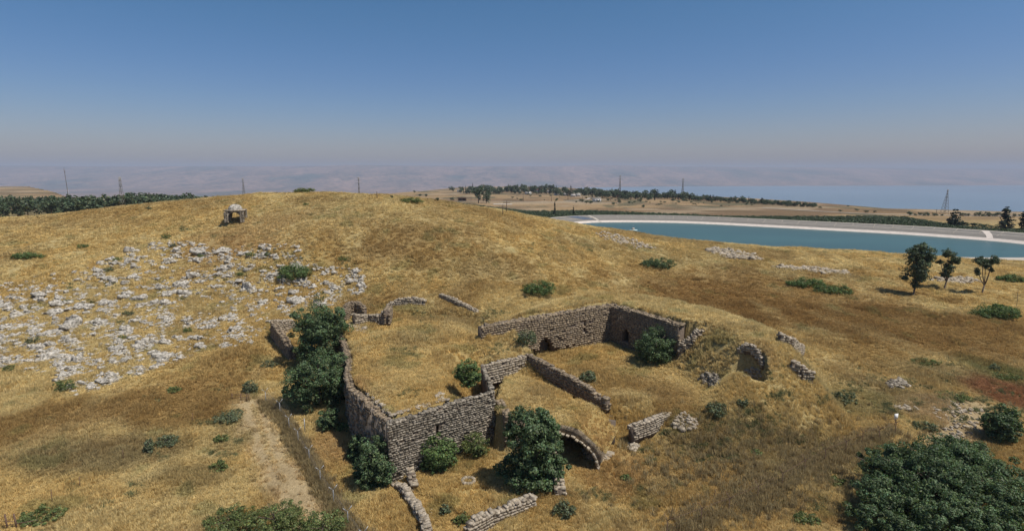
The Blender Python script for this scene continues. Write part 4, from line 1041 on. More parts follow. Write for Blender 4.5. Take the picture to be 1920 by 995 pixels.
# ------------------------------------------------------------ dry grass
TUFTS = bpy.data.collections.new('grass_blades')
def tuft_mesh(seed, nb_, h, spread):
    r = np.random.default_rng(seed); V = []; F = []
    for k in range(nb_):
        a = r.uniform(0,6.28); ln = r.uniform(.15,.75)*spread; hh = h*r.uniform(.55,1.15); w_ = r.uniform(.014,.026)
        b = np.array((r.normal(0,.12), r.normal(0,.12), -.03)); t = b+np.array((math.cos(a)*ln, math.sin(a)*ln, hh)); m = (b+t)/2+np.array((0,0,hh*.12))
        s = np.array((-math.sin(a+r.uniform(-1,1)), math.cos(a), 0))*w_; n = len(V)
        V += [b-s, b+s, m+s*.8, m-s*.8, t]; F += [(n,n+1,n+2,n+3),(n+3,n+2,n+4)]
    return mesh_arr('grass_blades', np.array(V), F, M['tuft'])
for i in range(5):
    o = bpy.data.objects.new('grass_blades', tuft_mesh(500+i, 34, .42, .42)); TUFTS.objects.link(o)
def scatter(name, label, X, Y, Z, scale, colr, seed):
    n = len(X); r = np.random.default_rng(seed)
    me = bpy.data.meshes.new(name); me.vertices.add(n); me.vertices.foreach_set('co', np.stack([X,Y,Z],1).astype(np.float32).ravel())
    a = me.attributes.new('scl', 'FLOAT_VECTOR', 'POINT'); a.data.foreach_set('vector', scale.astype(np.float32).ravel())
    a = me.attributes.new('rot', 'FLOAT_VECTOR', 'POINT'); a.data.foreach_set('vector', np.stack([r.normal(0,.15,n), r.normal(0,.15,n), r.uniform(0,6.28,n)],1).astype(np.float32).ravel())
    a = me.attributes.new('tint', 'FLOAT_COLOR', 'POINT'); a.data.foreach_set('color', np.c_[colr, np.ones(n)].astype(np.float32).ravel())
    o = obj(name, me)
    ng = bpy.data.node_groups.new(name, 'GeometryNodeTree')
    ng.interface.new_socket('Geometry', in_out='INPUT', socket_type='NodeSocketGeometry'); ng.interface.new_socket('Geometry', in_out='OUTPUT', socket_type='NodeSocketGeometry')
    N_ = ng.nodes; Lk = ng.links; gi = N_.new('NodeGroupInput'); go = N_.new('NodeGroupOutput'); ip = N_.new('GeometryNodeInstanceOnPoints')
    ci = N_.new('GeometryNodeCollectionInfo'); ci.inputs['Collection'].default_value = TUFTS; ci.inputs['Separate Children'].default_value = True; ci.inputs['Reset Children'].default_value = True
    def na(nm):
        q = N_.new('GeometryNodeInputNamedAttribute'); q.data_type = 'FLOAT_VECTOR'; q.inputs['Name'].default_value = nm; return q.outputs['Attribute']
    ip.inputs['Pick Instance'].default_value = True
    Lk.new(gi.outputs[0], ip.inputs['Points']); Lk.new(ci.outputs[0], ip.inputs['Instance']); Lk.new(na('rot'), ip.inputs['Rotation']); Lk.new(na('scl'), ip.inputs['Scale'])
    Lk.new(ip.outputs[0], go.inputs[0])
    md = o.modifiers.new('scatter', 'NODES'); md.node_group = ng
    return tag(o, label, 'grass', kind='stuff')
def grass_pts(n, y0, y1, seed, pad=1.25):
    r = np.random.default_rng(seed); y = np.sqrt(r.uniform(y0**2, y1**2, n)); x = r.uniform(-1,1,n)*(y+6)*.93*pad
    return x, y
gxs = []; gys = []; gs = []
for (n, y0, y1, s) in ((16000,30,42,.9),(138000,42,75,.9),(104000,75,115,1.2),(92000,115,190,1.8)):
    a, b = grass_pts(n, y0, y1, n); gxs.append(a); gys.append(b); gs.append(np.full(n, s))
X = np.concatenate(gxs); Y = np.concatenate(gys); SC = np.concatenate(gs)
e_ = .5; Z = H(X, Y); sl = np.maximum(np.abs(H(X+.3,Y)-Z), np.abs(H(X,Y+.3)-Z))/.3
c, wp = zone_colour(X, Y, Z); r = np.random.default_rng(5)
ins = pin(RIM, X, Y) | (pdist(RIM, X, Y) < 6)
keep = (sl < 1.6) & (r.uniform(0,1,len(X)) > wp*.97) & ~ins & (fbm(X/2.5,Y/2.5,3,77)+r.uniform(-.2,.2,len(X)) > .30)
X, Y, Z, SC, c = X[keep], Y[keep], Z[keep], SC[keep], c[keep]
VG = np.array(VG); cvg = zone_colour(VG[:,0], VG[:,1], VG[:,2])[0]
X = np.r_[X, VG[:,0]]; Y = np.r_[Y, VG[:,1]]; Z = np.r_[Z, VG[:,2]]; SC = np.r_[SC, np.full(len(VG), .9)]; c = np.r_[c, cvg]; r = np.random.default_rng(6)
tall = .75+.7*sst(.45,.7,fbm(X/4,Y/4,3,88))
s3 = SC[:,None]*np.stack([np.ones(len(X)), np.ones(len(X)), tall*np.where(SC > 1.5, .5, np.where(SC > 1.1, .8, .9))], 1)*r.uniform(.65,1.3,len(X))[:,None]
b = np.clip(1.5+r.normal(0,.2,len(X)), .6, 2.0)[:,None]
scatter('dry_grass', 'golden dry grass covering the hillside and the ruin', X, Y, Z, s3, c*b*np.array([1.0,1.0,1.0]), 9)
# darker standing weeds: along the fences and in the hollow at right
def line_scatter(P, n, wid, seed):
    r = np.random.default_rng(seed); P = np.array(P); L = np.r_[0, np.cumsum(np.linalg.norm(np.diff(P,axis=0),axis=1))]
    s = r.uniform(0, L[-1], n); return np.interp(s, L, P[:,0])+r.normal(0,wid,n), np.interp(s, L, P[:,1])+r.normal(0,wid,n)
FL_PX = [(500,772),(526.5,790),(543,812),(560,836),(580.5,867),(601,902),(626,943),(653,985),(683,1025)]
FL = [atz(u, v, 0.0) for u, v in FL_PX]; FL = [(p[0],p[1],h1(p[0],p[1])) for p in FL]
FR_PX = [(1678,815),(1647,828),(1616,834),(1585,851),(1546,867),(1508,887),(1466,913),(1420,938),(1366,962),(1314,982),(1250,1006)]
FR = [hit(u, v) for u, v in FR_PX[:9]]+[atz(u, v, .2) for u, v in FR_PX[9:]]
x1, y1 = line_scatter([p[:2] for p in FL], 1500, .45, 3); x2, y2 = line_scatter([p[:2] for p in FR], 900, 1.0, 4)
rr = np.random.default_rng(8); hx_, hy_, hz_, _ = hits(rr.normal(1440,140,900), np.clip(rr.normal(868,45,900),760,1000))
X = np.r_[x1,x2,hx_]; Y = np.r_[y1,y2,hy_]; Z = H(X, Y); n = len(X)
cw = np.array((.33,.25,.125))+rr.uniform(0,1,(n,1))*np.array((.12,.11,.06))
scatter('dry_weeds', 'taller brown weeds along the fences and in the hollow', X, Y, Z, np.stack([rr.uniform(1,1.6,n), rr.uniform(1,1.6,n), rr.uniform(1.2,2.4,n)],1), cw, 11)

print('T', round(time.time()-T0,1))
uw = []; vw = []
rg_ = np.random.default_rng(21)
for (cu, cv, su, sv, n) in ((1430,850,150,40,34),(1380,790,50,20,10),(1600,740,110,25,16),(1780,700,90,20,14),(1850,760,60,30,12),(300,600,230,90,26),(150,880,160,60,14),(430,810,60,50,8),(1150,900,80,40,8),(850,600,80,15,7),(820,660,110,50,8),(700,510,160,40,4),(1500,940,150,30,10),(1100,430,200,40,2)):
    for _ in range(n):
        a = rg_.normal(cu, su); b = min(max(rg_.normal(cv, sv), 430), 1000); m = int(rg_.integers(8, 26)); k = rg_.uniform(3, 11)
        uw.append(rg_.normal(a, k*1.5, m)); vw.append(np.clip(rg_.normal(b, k*.6, m), 425, 1010))
uw = np.concatenate(uw); vw = np.concatenate(vw); X, Y, Z, okw = hits(uw, vw); kp = okw & (Y < 190) & (Y > 40); X, Y, Z = X[kp], Y[kp], Z[kp]; n = len(X)
cg = np.array((.14,.155,.07))+rg_.uniform(0,1,(n,1))*np.array((.07,.06,.03))
scatter('green_weeds', 'dull green weeds dotted through the dry grass', X, Y, Z, np.stack([rg_.uniform(.8,1.4,n)*(1+(Y > 100)*.4), rg_.uniform(.8,1.4,n)*(1+(Y > 100)*.4), rg_.uniform(.5,1.1,n)],1), cg, 12)

# ------------------------------------------------------------ fences
def fence(P, label, h, wires, name, vs=True, mesh_h=None, nsub=1, mat='metal'):
    e = empty(name, P[0], label, 'fence'); o = np.array(P[0]); d = []
    for i, p in enumerate(P):
        q = np.array(p)-o; a = np.array(P[min(i+1,len(P)-1)])-np.array(P[max(i-1,0)]); t = a[:2]/np.linalg.norm(a[:2]); nrm = (-t[1], t[0]); d.append(nrm)
        mb = MB(); mb.tube([(q[0],q[1],q[2]-.3),(q[0],q[1],q[2]+h)], .035, 6)
        if vs:
            for s in (-1,1): mb.tube([(q[0],q[1],q[2]+h-.02),(q[0]+nrm[0]*.42*s,q[1]+nrm[1]*.42*s,q[2]+h+.42)], .028, 5)
        obj('post', mb.mesh('post', M[mat]), e)
    mb = MB()
    for i in range(len(P)-1):
        a = np.array(P[i])-o; b = np.array(P[i+1])-o; na, nb_ = d[i], d[i+1]
        for k in wires: mb.tube([(a[0],a[1],a[2]+k),((a[0]+b[0])/2,(a[1]+b[1])/2,(a[2]+b[2])/2+k-.02),(b[0],b[1],b[2]+k)], .006, 3, False)
        if vs:
            for s in (-1,1):
                for f in (.35,.68,1.0): mb.tube([(a[0]+na[0]*.42*s*f,a[1]+na[1]*.42*s*f,a[2]+h+.42*f),(b[0]+nb_[0]*.42*s*f,b[1]+nb_[1]*.42*s*f,b[2]+h+.42*f)], .006, 3, False)
    tag(obj('wires', mb.mesh('wires', M['wire' if mat == 'metal' else 'rust']), e), kind='stuff')
    if mesh_h:
        for i in range(len(P)-1):
            a = np.array(P[i])-o; b = np.array(P[i+1])-o; L = np.linalg.norm(b-a); mb = MB(); n = int(L/.09)
            for k in range(-int(mesh_h/.09), n):
                for s in (1,-1):
                    t0 = k*.09; t1 = t0+mesh_h
                    c0, c1 = max(t0,0), min(t1,L)
                    if c1 <= c0: continue
                    z0_, z1_ = (c0-t0), (c1-t0)
                    if s < 0: z0_, z1_ = mesh_h-z0_, mesh_h-z1_
                    p = a+(b-a)*c0/L; q = a+(b-a)*c1/L; p = p+np.array((0,0,z0_)); q = q+np.array((0,0,z1_)); nv = np.array((*d[i],0))*.0035; up = np.array((0,0,.0035))
                    mb.add([p-up, q-up, q+up, p+up], [(0,1,2,3)])
            obj('mesh_panel', mb.mesh('mesh_panel', M['wire']), e)
    return e
fence(FL, 'grey chain link fence with forked barbed wire arms beside the dirt path', 1.85, (.1,1.0,1.8), 'wire_fence', mesh_h=1.8)
fence(FR, 'brown barbed wire fence with forked posts across the weedy slope at right', 1.6, (.3,.7,1.1,1.5), 'wire_fence', mat='rust')
# pole by the fence, sign
x_, y_, z_ = hit(572, 812); e = empty('fence_pole', (x_,y_,z_), 'single pale pole leaning beside the chain link fence', 'pole')
mb = MB(); mb.tube([(0,0,-.2),(0,0,1.9)], .05, 8); obj('shaft', mb.mesh('shaft', M['metal']), e); mb = MB(); mb.tube([(0,0,1.9),(0,0,1.96)], .06, 8); obj('cap', mb.mesh('cap', M['metal']), e)
x_, y_, z_ = hit(1677, 800); e = empty('warning_sign', (x_,y_-.1,z_), 'small white rectangular sign on the fence at right', 'sign')
mb = MB(); mb.tube([(0,.05,-.2),(0,.05,1.75)], .035, 6); obj('post', mb.mesh('post', M['rust']), e)
mb = MB(); mb.box((0,0,1.42),(.5,.02,.72),R(8)); obj('sign_plate', mb.mesh('sign_plate', M['sign']), e)
# rusty posts, lower left, and the short gate at the path
e0 = atz(22, 992, 0); e = empty('rusty_frame', e0, 'broken rusty steel frame in the lower left corner', 'frame')
mb = MB(); mb.tube([(-.35,0,-.3),(-.42,0,1.5)], .07, 6); obj('post', mb.mesh('post', M['rust']), e)
mb = MB(); mb.tube([(.42,.1,-.3),(.3,.1,1.5)], .07, 6); obj('post', mb.mesh('post', M['rust']), e)
mb = MB(); mb.tube([(-.8,0,.35),(2.2,.3,.75)], .03, 5); mb.tube([(-1.2,0,.9),(.4,.1,.7)], .03, 5); obj('rail', mb.mesh('rail', M['rust']), e)
x_, y_, z_ = hit(456, 752); e = empty('old_gate', (x_,y_,z_), 'small old rusty gate at the start of the dirt path', 'gate')
for k, dx in enumerate((-1.5,-.3,.5,.8)):
    mb = MB(); mb.tube([(dx,0,-.2),(dx+.05,0,1.15)], .05, 6); obj('post', mb.mesh('post', M['rust']), e)
mb = MB(); mb.tube([(-1.5,0,.5),(.8,0,.6)], .03, 5); mb.tube([(-1.5,0,.95),(.8,0,1.0)], .03, 5); obj('rail', mb.mesh('rail', M['rust']), e)
for i, (u, v, h_, lab) in enumerate([(361,792,1.3,'thin dark stake left of the dirt path, the upper one'),(231,862,1.3,'thin dark stake beside the grey brown bush'),(150,915,1.3,'thin dark stake in the pale grass at lower left'),(98,945,1.6,'tall dry thistle stake near the lower left corner'),(1339,932,.9,'short dark stake in the weeds at right')]):
    x_, y_, z_ = hit(u, v); e = empty('stake', (x_,y_,z_), lab, 'stake', 'old stakes in the grass'); mb = MB(); mb.tube([(0,0,-.2),(.08,0,h_)], [.035,.025], 5); obj('shaft', mb.mesh('shaft', M['rust']), e)

print('T', round(time.time()-T0,1))
# ------------------------------------------------------------ far vegetation
def far_tree_mesh(seed, kind='round', nl=420, leaf=.55):
    r = random.Random(seed)
    if kind == 'round': L = [(r.uniform(-.12,.12),r.uniform(-.12,.12),r.uniform(.28,.72),r.uniform(.22,.36),r.uniform(.22,.36),r.uniform(.16,.26)) for _ in range(5)]
    elif kind == 'cypress': L = [(0,0,.2,.13,.13,.2),(0,0,.45,.12,.12,.25),(0,0,.7,.08,.08,.22),(0,0,.86,.045,.045,.14)]
    else: L = [(0,0,.3,.32,.32,.2),(0,0,.5,.24,.24,.2),(0,0,.72,.15,.15,.18),(0,0,.88,.08,.08,.12)]
    me = crown(L, nl, leaf, seed, M['leaf_cyp' if kind != 'round' else 'leaf_far'], 40, .32, .8, 'crown', .2, up=.2)
    return me
def tmesh(seed, r0=.03, h=.6):
    mb = MB(); mb.tube([(0,0,-.05),(0,0,.2),(.02,0,h)], [r0,r0*.8,r0*.3], 5); mb.tube([(0,0,.25),(.12,.05,h*.95)], [r0*.5,r0*.15], 4); mb.tube([(0,0,.3),(-.13,-.04,h*.95)], [r0*.5,r0*.15], 4)
    return mb.mesh('trunk', M['bark'])
FT = [far_tree_mesh(600+i, 'round', 700, .042) for i in range(6)]; FC = [far_tree_mesh(620+i, 'cypress', 700, .03) for i in range(2)]; FP = [far_tree_mesh(630+i, 'cone', 900, .035) for i in range(2)]
TM = [tmesh(1), tmesh(2)]
def ftree(x, y, h_, wf, label, name='tree', kind='round', group=None, seed=0, parts=True, z=None):
    r = random.Random(seed); z = h1(x, y) if z is None else z
    me = {'round':FT,'cypress':FC,'cone':FP}[kind]; me = me[seed % len(me)]
    if parts:
        e = empty(name, (x,y,z), label, 'tree', group, rz=r.uniform(0,6.28)); e.scale = (h_*wf,h_*wf,h_)
        obj('crown', me, e); obj('trunk', TM[seed%2], e); return e
    o = obj(name, me, None, (x,y,z-.06*h_), (0,0,r.uniform(0,6.28)), (h_*wf,h_*wf,h_)); return tag(o, label, 'tree', group)
# forest strip, left
r = random.Random(12); k = 0
for row, (yb, cnt) in enumerate(((330,26),(365,28),(400,30),(440,30))):
    for i in range(cnt):
        u = -60+(i+r.uniform(-.35,.35))*(560/cnt); y = yb+r.uniform(-14,14); x = (u-960)/FOC*y*1.01
        if u > 440-row*6 and row < 1: continue
        vt = np.interp(u, [-60,60,150,270,330,400,440,500], [362,360,359,353,355,359,361,366])
        ztop = CAMH-y*math.tan(PITCH-math.atan((497.5-vt)/FOC)); z = h1(x, y); hh = max(min((ztop-z)*r.uniform(.78,1.02), 17), 5)
        ftree(x, y, hh, r.uniform(.85,1.15), ['dark evergreen tree in the nearest forest row','dark evergreen tree in the second forest row','dark evergreen tree in the third forest row','dark evergreen tree in the farthest forest row'][row]+(' left of the tall mast' if u < 130 else ' between the mast and the lattice pylon' if u < 224 else ' right of the lattice pylon'), 'forest_tree', 'round', 'forest trees behind the hill', k, parts=(row == 0)); k += 1
# orchard behind the reservoir: one mass of small trees
def inst_trees(name, label, X, Y, Z, h_, seed, protos, wf=1.2):
    col_ = bpy.data.collections.new(name+'_trees')
    for m_ in protos:
        o = bpy.data.objects.new('orchard_tree', m_); col_.objects.link(o)
    global TUFTS
    keepc = TUFTS; TUFTS = col_
    n = len(X); h_ = h_*np.ones(n); r = np.random.default_rng(seed); wf = wf*np.clip(4/h_,1,2); s = np.stack([h_*wf*r.uniform(.85,1.2,n), h_*wf*r.uniform(.85,1.2,n), h_*r.uniform(.8,1.15,n)],1)
    o = scatter(name, label, X, Y, Z-.15*h_, s, np.ones((n,3)), seed); o['category'] = 'orchard'; TUFTS = keepc; return o
X = []; Y = []
for a in np.arange(-190, 420, 3.9):
    for b in np.arange(250, 640, 4.0): X.append(a+random.uniform(-.7,.7)+b*.12); Y.append(b+random.uniform(-.8,.8))
X = np.array(X); Y = np.array(Y); Z = H(X, Y); U, Vp = to_px(X, Y, Z+1.6)
vtop = np.interp(U, [780,830,900,930,990,1120,1200,1300,1350,1440,1560,1640,1700,1760,1800,1920,2100], [372,376,383,387,393,392.5,396,399.5,402.5,402.5,403,402,404,414,420,428,440])
D = pdist(RIM, X, Y); I_ = pin(RIM, X, Y)
rv = (497.5-vtop)/FOC; ztop = CAMH+(-math.sin(PITCH)+rv*math.cos(PITCH))/(math.cos(PITCH)+rv*math.sin(PITCH))*Y; OH = np.clip((ztop-Z)*np.random.default_rng(1).uniform(.8,1.05,len(X)), 1.2, 5.5)
keep = (Vp > vtop) & ~I_ & (D > 11) & (U > 790) & (U < 2050) & (Z > -30) & (U > 790) & (Y > np.interp(U, [790,1000,1050,2100],[300,300,255,255]))
inst_trees('orchard', 'dense dark green orchard rows behind the reservoir', X[keep], Y[keep], Z[keep], OH[keep], 33, FT[:4], 1.2)
print('orchard', keep.sum())
# low green vines left behind the hill
X = np.random.default_rng(3).uniform(-300,-150,1500); Y = np.random.default_rng(4).uniform(215,300,1500); Z = H(X,Y); U, Vp = to_px(X,Y,Z)
kp = (U < 105) & (Vp > 400)
if kp.sum(): inst_trees('vineyard', 'low green vines behind the left shoulder of the hill', X[kp], Y[kp], Z[kp], 2.2, 34, FT[:3], 1.6)
def fpx(u, vb, hpx, label, kind='round', wf=1, name='tree', seed=0, y=None, group=None, parts=False):
    x_, y_, z_ = aty(u, vb, y) if y else hit(u, vb)
    if y: z_ = h1(x_, y_); hpx_m = None
    dp = y_; h_ = hpx*dp/FOC
    if y:   # foot hidden: grow it so that the tip shows at vb-hpx
        h_ = CAMH+ray(u, vb-hpx)[2]/ray(u, vb-hpx)[1]*y-z_
    return ftree(x_, y_, h_, wf, label, name, kind, group, seed, parts, z_)
fpx(1040, 405, 27, 'left thin cypress at the edge of the orchard above the reservoir', 'cypress', .62, 'cypress_tree', 1, 385, parts=True)
fpx(1075, 405, 19, 'right thin cypress at the edge of the orchard above the reservoir', 'cypress', .62, 'cypress_tree', 2, 385, parts=True)
fpx(1787, 423, 33, 'broad dark conifer on the bank at right', 'cone', 1.15, 'conifer_tree', 1, 310, parts=True)
fpx(1883, 428, 41, 'dark columnar cypress standing on the bank at right', 'cypress', 1.9, 'cypress_tree', 3, 300, parts=True)
fpx(1920, 428, 36, 'dark cypress cut by the right edge of the photo', 'cypress', 1.5, 'cypress_tree', 4, 300, parts=True)
fpx(897, 381, 36, 'tall wide eucalyptus standing before the village', 'round', 1.0, 'eucalyptus_tree', 2, parts=True)
fpx(912, 381, 26, 'smaller eucalyptus right of the wide one before the village', 'round', .9, 'eucalyptus_tree', 3, parts=True)
fpx(848, 360, 13, 'round dark tree at the left end of the village', 'round', 1.3, 'tree', 4, 1150)
for i, (u, vb, hp, lab) in enumerate([(727,362,5,'tiny round tree on the plain left of the village'),(777,361,5,'tiny bush tree second from the left on the plain'),(788,369,7,'small tree by the field, left of the pair'),(799,369,7,'small tree by the field, right of the pair'),(820,377,8,'bushy tree at the left end of the orchard'),(848,376,8,'tree beside the farm shed'),(1206,389,7,'round shrub tree alone in the brown field'),(735,372,7,'brown hut bush beside the crest'),(652,361,3,'low dark bush on the skyline left of the crest pole')]):
    fpx(u, vb, hp, lab, 'round', 1.4, 'tree', 10+i)
r = random.Random(5); n = 0
vl_u = [860,900,1000,1060,1120,1200,1260,1320,1400,1530]; vl_b = [361,362,363,366,370,374,374,376,381,390]; vl_h = [9,13,15,16,16,16,15,13,11,9]
for i in range(295):                               # trees round the village and along the plateau edge
    u = 862+(1530-862)*((i+r.random())/295); vb = np.interp(u, vl_u, vl_b)+r.uniform(-6,2)-(2 if u > 1250 else 0); hp = np.interp(u, vl_u, vl_h)*r.uniform(.5,1.2)
    if u > 1240: vb = np.interp(u, [1240,1300,1440,1530], [371,375,383,389])+r.uniform(-1.5,1.5)
    kd = 'cypress' if r.random() < .18 else ('cone' if r.random() < .12 else 'round')
    x_, y_, z_ = hit(u, vb); 
    if y_ > 1850 or z_ < -60: continue
    y_ = min(y_, float(np.interp(960+FOC*x_/y_, UE, YE))-4)
    sg = 'at the left end of the village' if u < 1000 else 'among the houses in the middle of the village' if u < 1120 else 'on the rise between the village and the pylons' if u < 1250 else 'along the plateau edge above the lake'
    vt = vb-hp
    h_ = float(np.clip(hp*y_/FOC, 4, 19)); n += 1
    ftree(x_, y_, h_, .62 if kd == 'cypress' else r.uniform(1.0,1.5), {'round':'small round dark tree','cypress':'thin dark cypress','cone':'small pointed conifer'}[kd]+' '+sg, 'village_tree', kd, 'trees '+sg, 40+i, False)
for i, (u, vb, hp) in enumerate([(1100,382,8),(1108,382,7),(1140,377,6),(1160,376,6),(1200,378,7),(1215,374,5),(1262,378,8),(1280,376,6),(1305,376,6),(1150,384,5),(1180,381,5),(1335,380,5),(990,366,5),(1043,377,5),(1080,380,4)]):
    fpx(u, vb, hp, 'dark scrub tree in the stony field below the village', 'round', 1.7, 'scrub_tree', 300+i, group='scrub trees below the village')
for i in range(60):
    u = r.uniform(960, 1420); vb = r.uniform(np.interp(u,[960,1200,1420],[366,372,381]), np.interp(u,[960,1200,1420],[376,384,388]))
    fpx(u, vb, r.uniform(1.5,5), 'low dark scrub in the stony fields below the village', 'round', 2.2, 'scrub_bush', 500+i, group='low scrub below the village')
for i in range(26):
    u = 1705+i*8.6+r.uniform(-3,3)
    if 1775 < u < 1800: continue
    fpx(u, 404.5+(u-1700)*.006, r.uniform(5,11), 'small dark tree on the track behind the right hand fields', 'round', 1.5, 'hedge_tree', 330+i, group='trees along the far track')
for i, (u, vb, hp) in enumerate([(1575,397,5),(1606,395,5),(1625,399,6),(1538,390,4),(1590,387,3),(1640,398,4)]): fpx(u, vb, hp, 'dark scrub bush on the bare slope above the lake', 'round', 2.2, 'scrub_bush', 360+i, group='scrub on the lakeside slope')
for i in range(22):
    u = 1790+i*6.5+r.uniform(-2,2); 
    fpx(u, 421+(u-1790)*.09, r.uniform(4,9), 'green bush on the outer foot of the reservoir bank', 'round', 2.0, 'bank_bush', 380+i, group='bushes outside the reservoir bank')
# tracks and field borders behind
def track(name, label, P, wid, mat, lift=.25):
    q = [hit(u, v) for u, v in P]; q = [p for p in q]; V = []; F = []
    pts = []
    for a, b in zip(q[:-1], q[1:]):
        n_ = max(2, int(math.dist(a[:2], b[:2])/12))
        for k in range(n_): f = k/n_; pts.append((a[0]+(b[0]-a[0])*f, a[1]+(b[1]-a[1])*f))
    pts.append(q[-1][:2]); pts = np.array(pts); t = np.gradient(pts, axis=0); t /= np.linalg.norm(t,axis=1)[:,None]+1e-9; nm = np.stack([-t[:,1],t[:,0]],1)
    for s in (-1,1):
        w2 = pts+nm*wid/2*s; z = H(w2[:,0], w2[:,1])+lift; V.append(np.c_[w2, z])
    n_ = len(pts); V = np.concatenate(V); F = np.array([(i,i+1,n_+i+1,n_+i) for i in range(n_-1)])
    return tag(obj(name, mesh_arr(name, V, F, M[mat])), label, kind='structure')
track('road', 'pale straight road crossing the fields before the village', [(855,377.5),(930,378),(1000,379),(1080,379),(1160,381)], 5, 'conc')
track('road', 'pale track climbing from the road to the village', [(1060,377),(1100,374),(1110,371),(1080,369)], 4, 'conc')
track('road', 'white track running behind the orchard along the plateau', [(1430,390),(1530,396),(1600,400),(1700,403),(1760,404),(1850,405),(1990,406)], 4, 'conc')
track('farm_yard', 'pale bare farm yard under the eucalyptus trees', [(925,383),(960,383)], 16, 'conc', .2)

print('T', round(time.time()-T0,1))
# ------------------------------------------------------------ village
def house(x, y, wd, dp, hh, rz, label, red, seed):
    z = h1(x, y); e = empty('house', (x,y,z), label, 'house', None, rz); r = random.Random(seed)
    mb = MB(); mb.box((0,0,hh/2-.4),(wd,dp,hh+.8)); obj('wall', mb.mesh('wall', M['house']), e)
    mb = MB()
    if red:
        o_ = .5; V_ = [(-wd/2-o_,-dp/2-o_,hh),(wd/2+o_,-dp/2-o_,hh),(wd/2+o_,dp/2+o_,hh),(-wd/2-o_,dp/2+o_,hh),(-wd/4,0,hh+2.1),(wd/4,0,hh+2.1)]
        mb.add(V_, [(0,1,5,4),(2,3,4,5),(1,2,5),(3,0,4),(3,2,1,0)])
    else: mb.box((0,0,hh+.62),(wd+.3,dp+.3,.35)); mb.box((wd*.2,0,hh+1.3),(1.6,1.4,1.0))
    obj('roof', mb.mesh('roof', M['roof'] if red else M['conc']), e)
    for k in range(3):
        f = empty_w = None; mb = MB(); mb.box((-wd/2+wd*(k+.5)/3,-dp/2-.02,hh*.55),(1.3,.12,1.2)); obj('window', mb.mesh('window', M['glass']), e)
    mb = MB(); mb.box((wd*.18,-dp/2-.03,.95),(1.0,.14,2.0)); obj('door', mb.mesh('door', M['rust']), e)
hs_ = [(861,360,7,0,'small white house at the left end of the village'),(938,357,12,0,'long white house left of the tall pole'),(957,357,13,1,'wide red roofed house at the village centre left'),(971,360,9,0,'low flat roofed house below the red roof'),(990,364,10,0,'white flat house nearest the field'),(1009,360,9,1,'red roofed house in the village middle'),(1030,361,7,0,'small pale house amid the village trees'),
 (1038,359,8,0,'bright white house amid the village trees'),(1046,366,13,0,'long low pale building below the village'),(1060,367,6,0,'little white cube house below the village'),(1074,369,7,0,'little pale house right of the white cube'),(1083,368,7,0,'last white house at the right of the village row'),(1112,362,8,0,'grey white house under the tall trees right of the village'),(1118,378,15,0,'long greenish shed in the stony field'),
 (1232,371,6,0,'tiny pale house between trees near the lake edge'),(1187,369,6,1,'tiny red roofed house near the lake edge')]
for i, (u, vb, wp_, red, lab) in enumerate(hs_):
    x_, y_, z_ = hit(u, vb); y_ = min(y_, float(np.interp(960+FOC*x_/y_, UE, YE))-25); wd = wp_*y_/FOC*1.0
    house(x_, y_-3, wd, 8, 3.8 if y_ < 1200 else 4.6, random.uniform(-.3,.3), lab, red, i)
x_, y_, z_ = hit(871, 377); e = empty('farm_shed', (x_,y_,z_), 'brown open sided farm shed beside the orchard', 'shed')
mb = MB(); mb.box((0,0,4.0),(17,8,.4)); obj('roof', mb.mesh('roof', M['rust']), e)
mb = MB(); mb.box((-3,2,1.8),(9,3,3.6)); obj('wall', mb.mesh('wall', M['rust']), e)
for k in range(4): mb = MB(); mb.tube([(-8+k*5.3,-3.7,-.3),(-8+k*5.3,-3.7,3.8)], .15, 5); obj('post', mb.mesh('post', M['rust']), e)

# ------------------------------------------------------------ masts and poles
def pylon(u, vb, vt, y, label, wbase=3.2, lean=0.0, arms=True, lattice=True):
    x_, _, zt = aty(u, vt, y); z_ = h1(x_, y); h_ = zt-z_
    e = empty('lattice_pylon', (x_,y,z_), label, 'pylon'); mb = MB(); s = wbase/2; t = .28; rr = .085*y/300+.03
    def P(k, f): 
        q = s+(t-s)*min(f/.85,1); return ((1 if k in (0,1) else -1)*q+lean*h_*f, (1 if k in (1,2) else -1)*q, h_*f)
    for k in range(4): mb.tube([P(k,0),P(k,.85),P(k,1)], rr*.6, 4)
    obj('legs', mb.mesh('legs', M['wire']), e); mb = MB(); N_ = 8
    for j in range(N_):
        f0, f1 = j/N_, (j+1)/N_
        for k in range(4): mb.tube([P(k,f0),P((k+1)%4,f1)], rr*.35, 3); mb.tube([P((k+1)%4,f0),P(k,f1)], rr*.35, 3)
    tag(obj('bracing', mb.mesh('bracing', M['wire']), e), kind='stuff')
    if arms:
        for f, L in ((.82,.17),(.9,.14),(.97,.10)):
            mb = MB(); mb.tube([(lean*h_*f-h_*L*.6,0,h_*f),(lean*h_*f,0,h_*f+.3),(lean*h_*f+h_*L*.6,0,h_*f)], rr*.5, 4); obj('crossarm', mb.mesh('crossarm', M['wire']), e)
def pole(u, vb, vt, label, y=None, arm=True, r_=.14):
    if y is None: x_, y, z_ = hit(u, vb)
    else: x_ = aty(u, vb, y)[0]; z_ = h1(x_, y)
    zt = aty(u, vt, y)[2]; h_ = zt-z_; rr = r_*max(1,y/350)
    e = empty('utility_pole', (x_,y,z_), label, 'pole'); mb = MB(); mb.tube([(0,0,-.3),(0,0,h_)], [rr,rr*.7], 6); obj('shaft', mb.mesh('shaft', M['bark']), e)
    if arm: mb = MB(); mb.tube([(-1.1,0,h_-.8),(1.1,0,h_-.8)], rr*.6, 4); obj('crossarm', mb.mesh('crossarm', M['bark']), e)
pylon(224, 378, 331, 215, 'pale lattice pylon left of the crest, smaller of the left pair', 1.8, 0, False)
pylon(1163, 378, 328, 760, 'tall lattice pylon behind the stony field before the lake', 3.0)
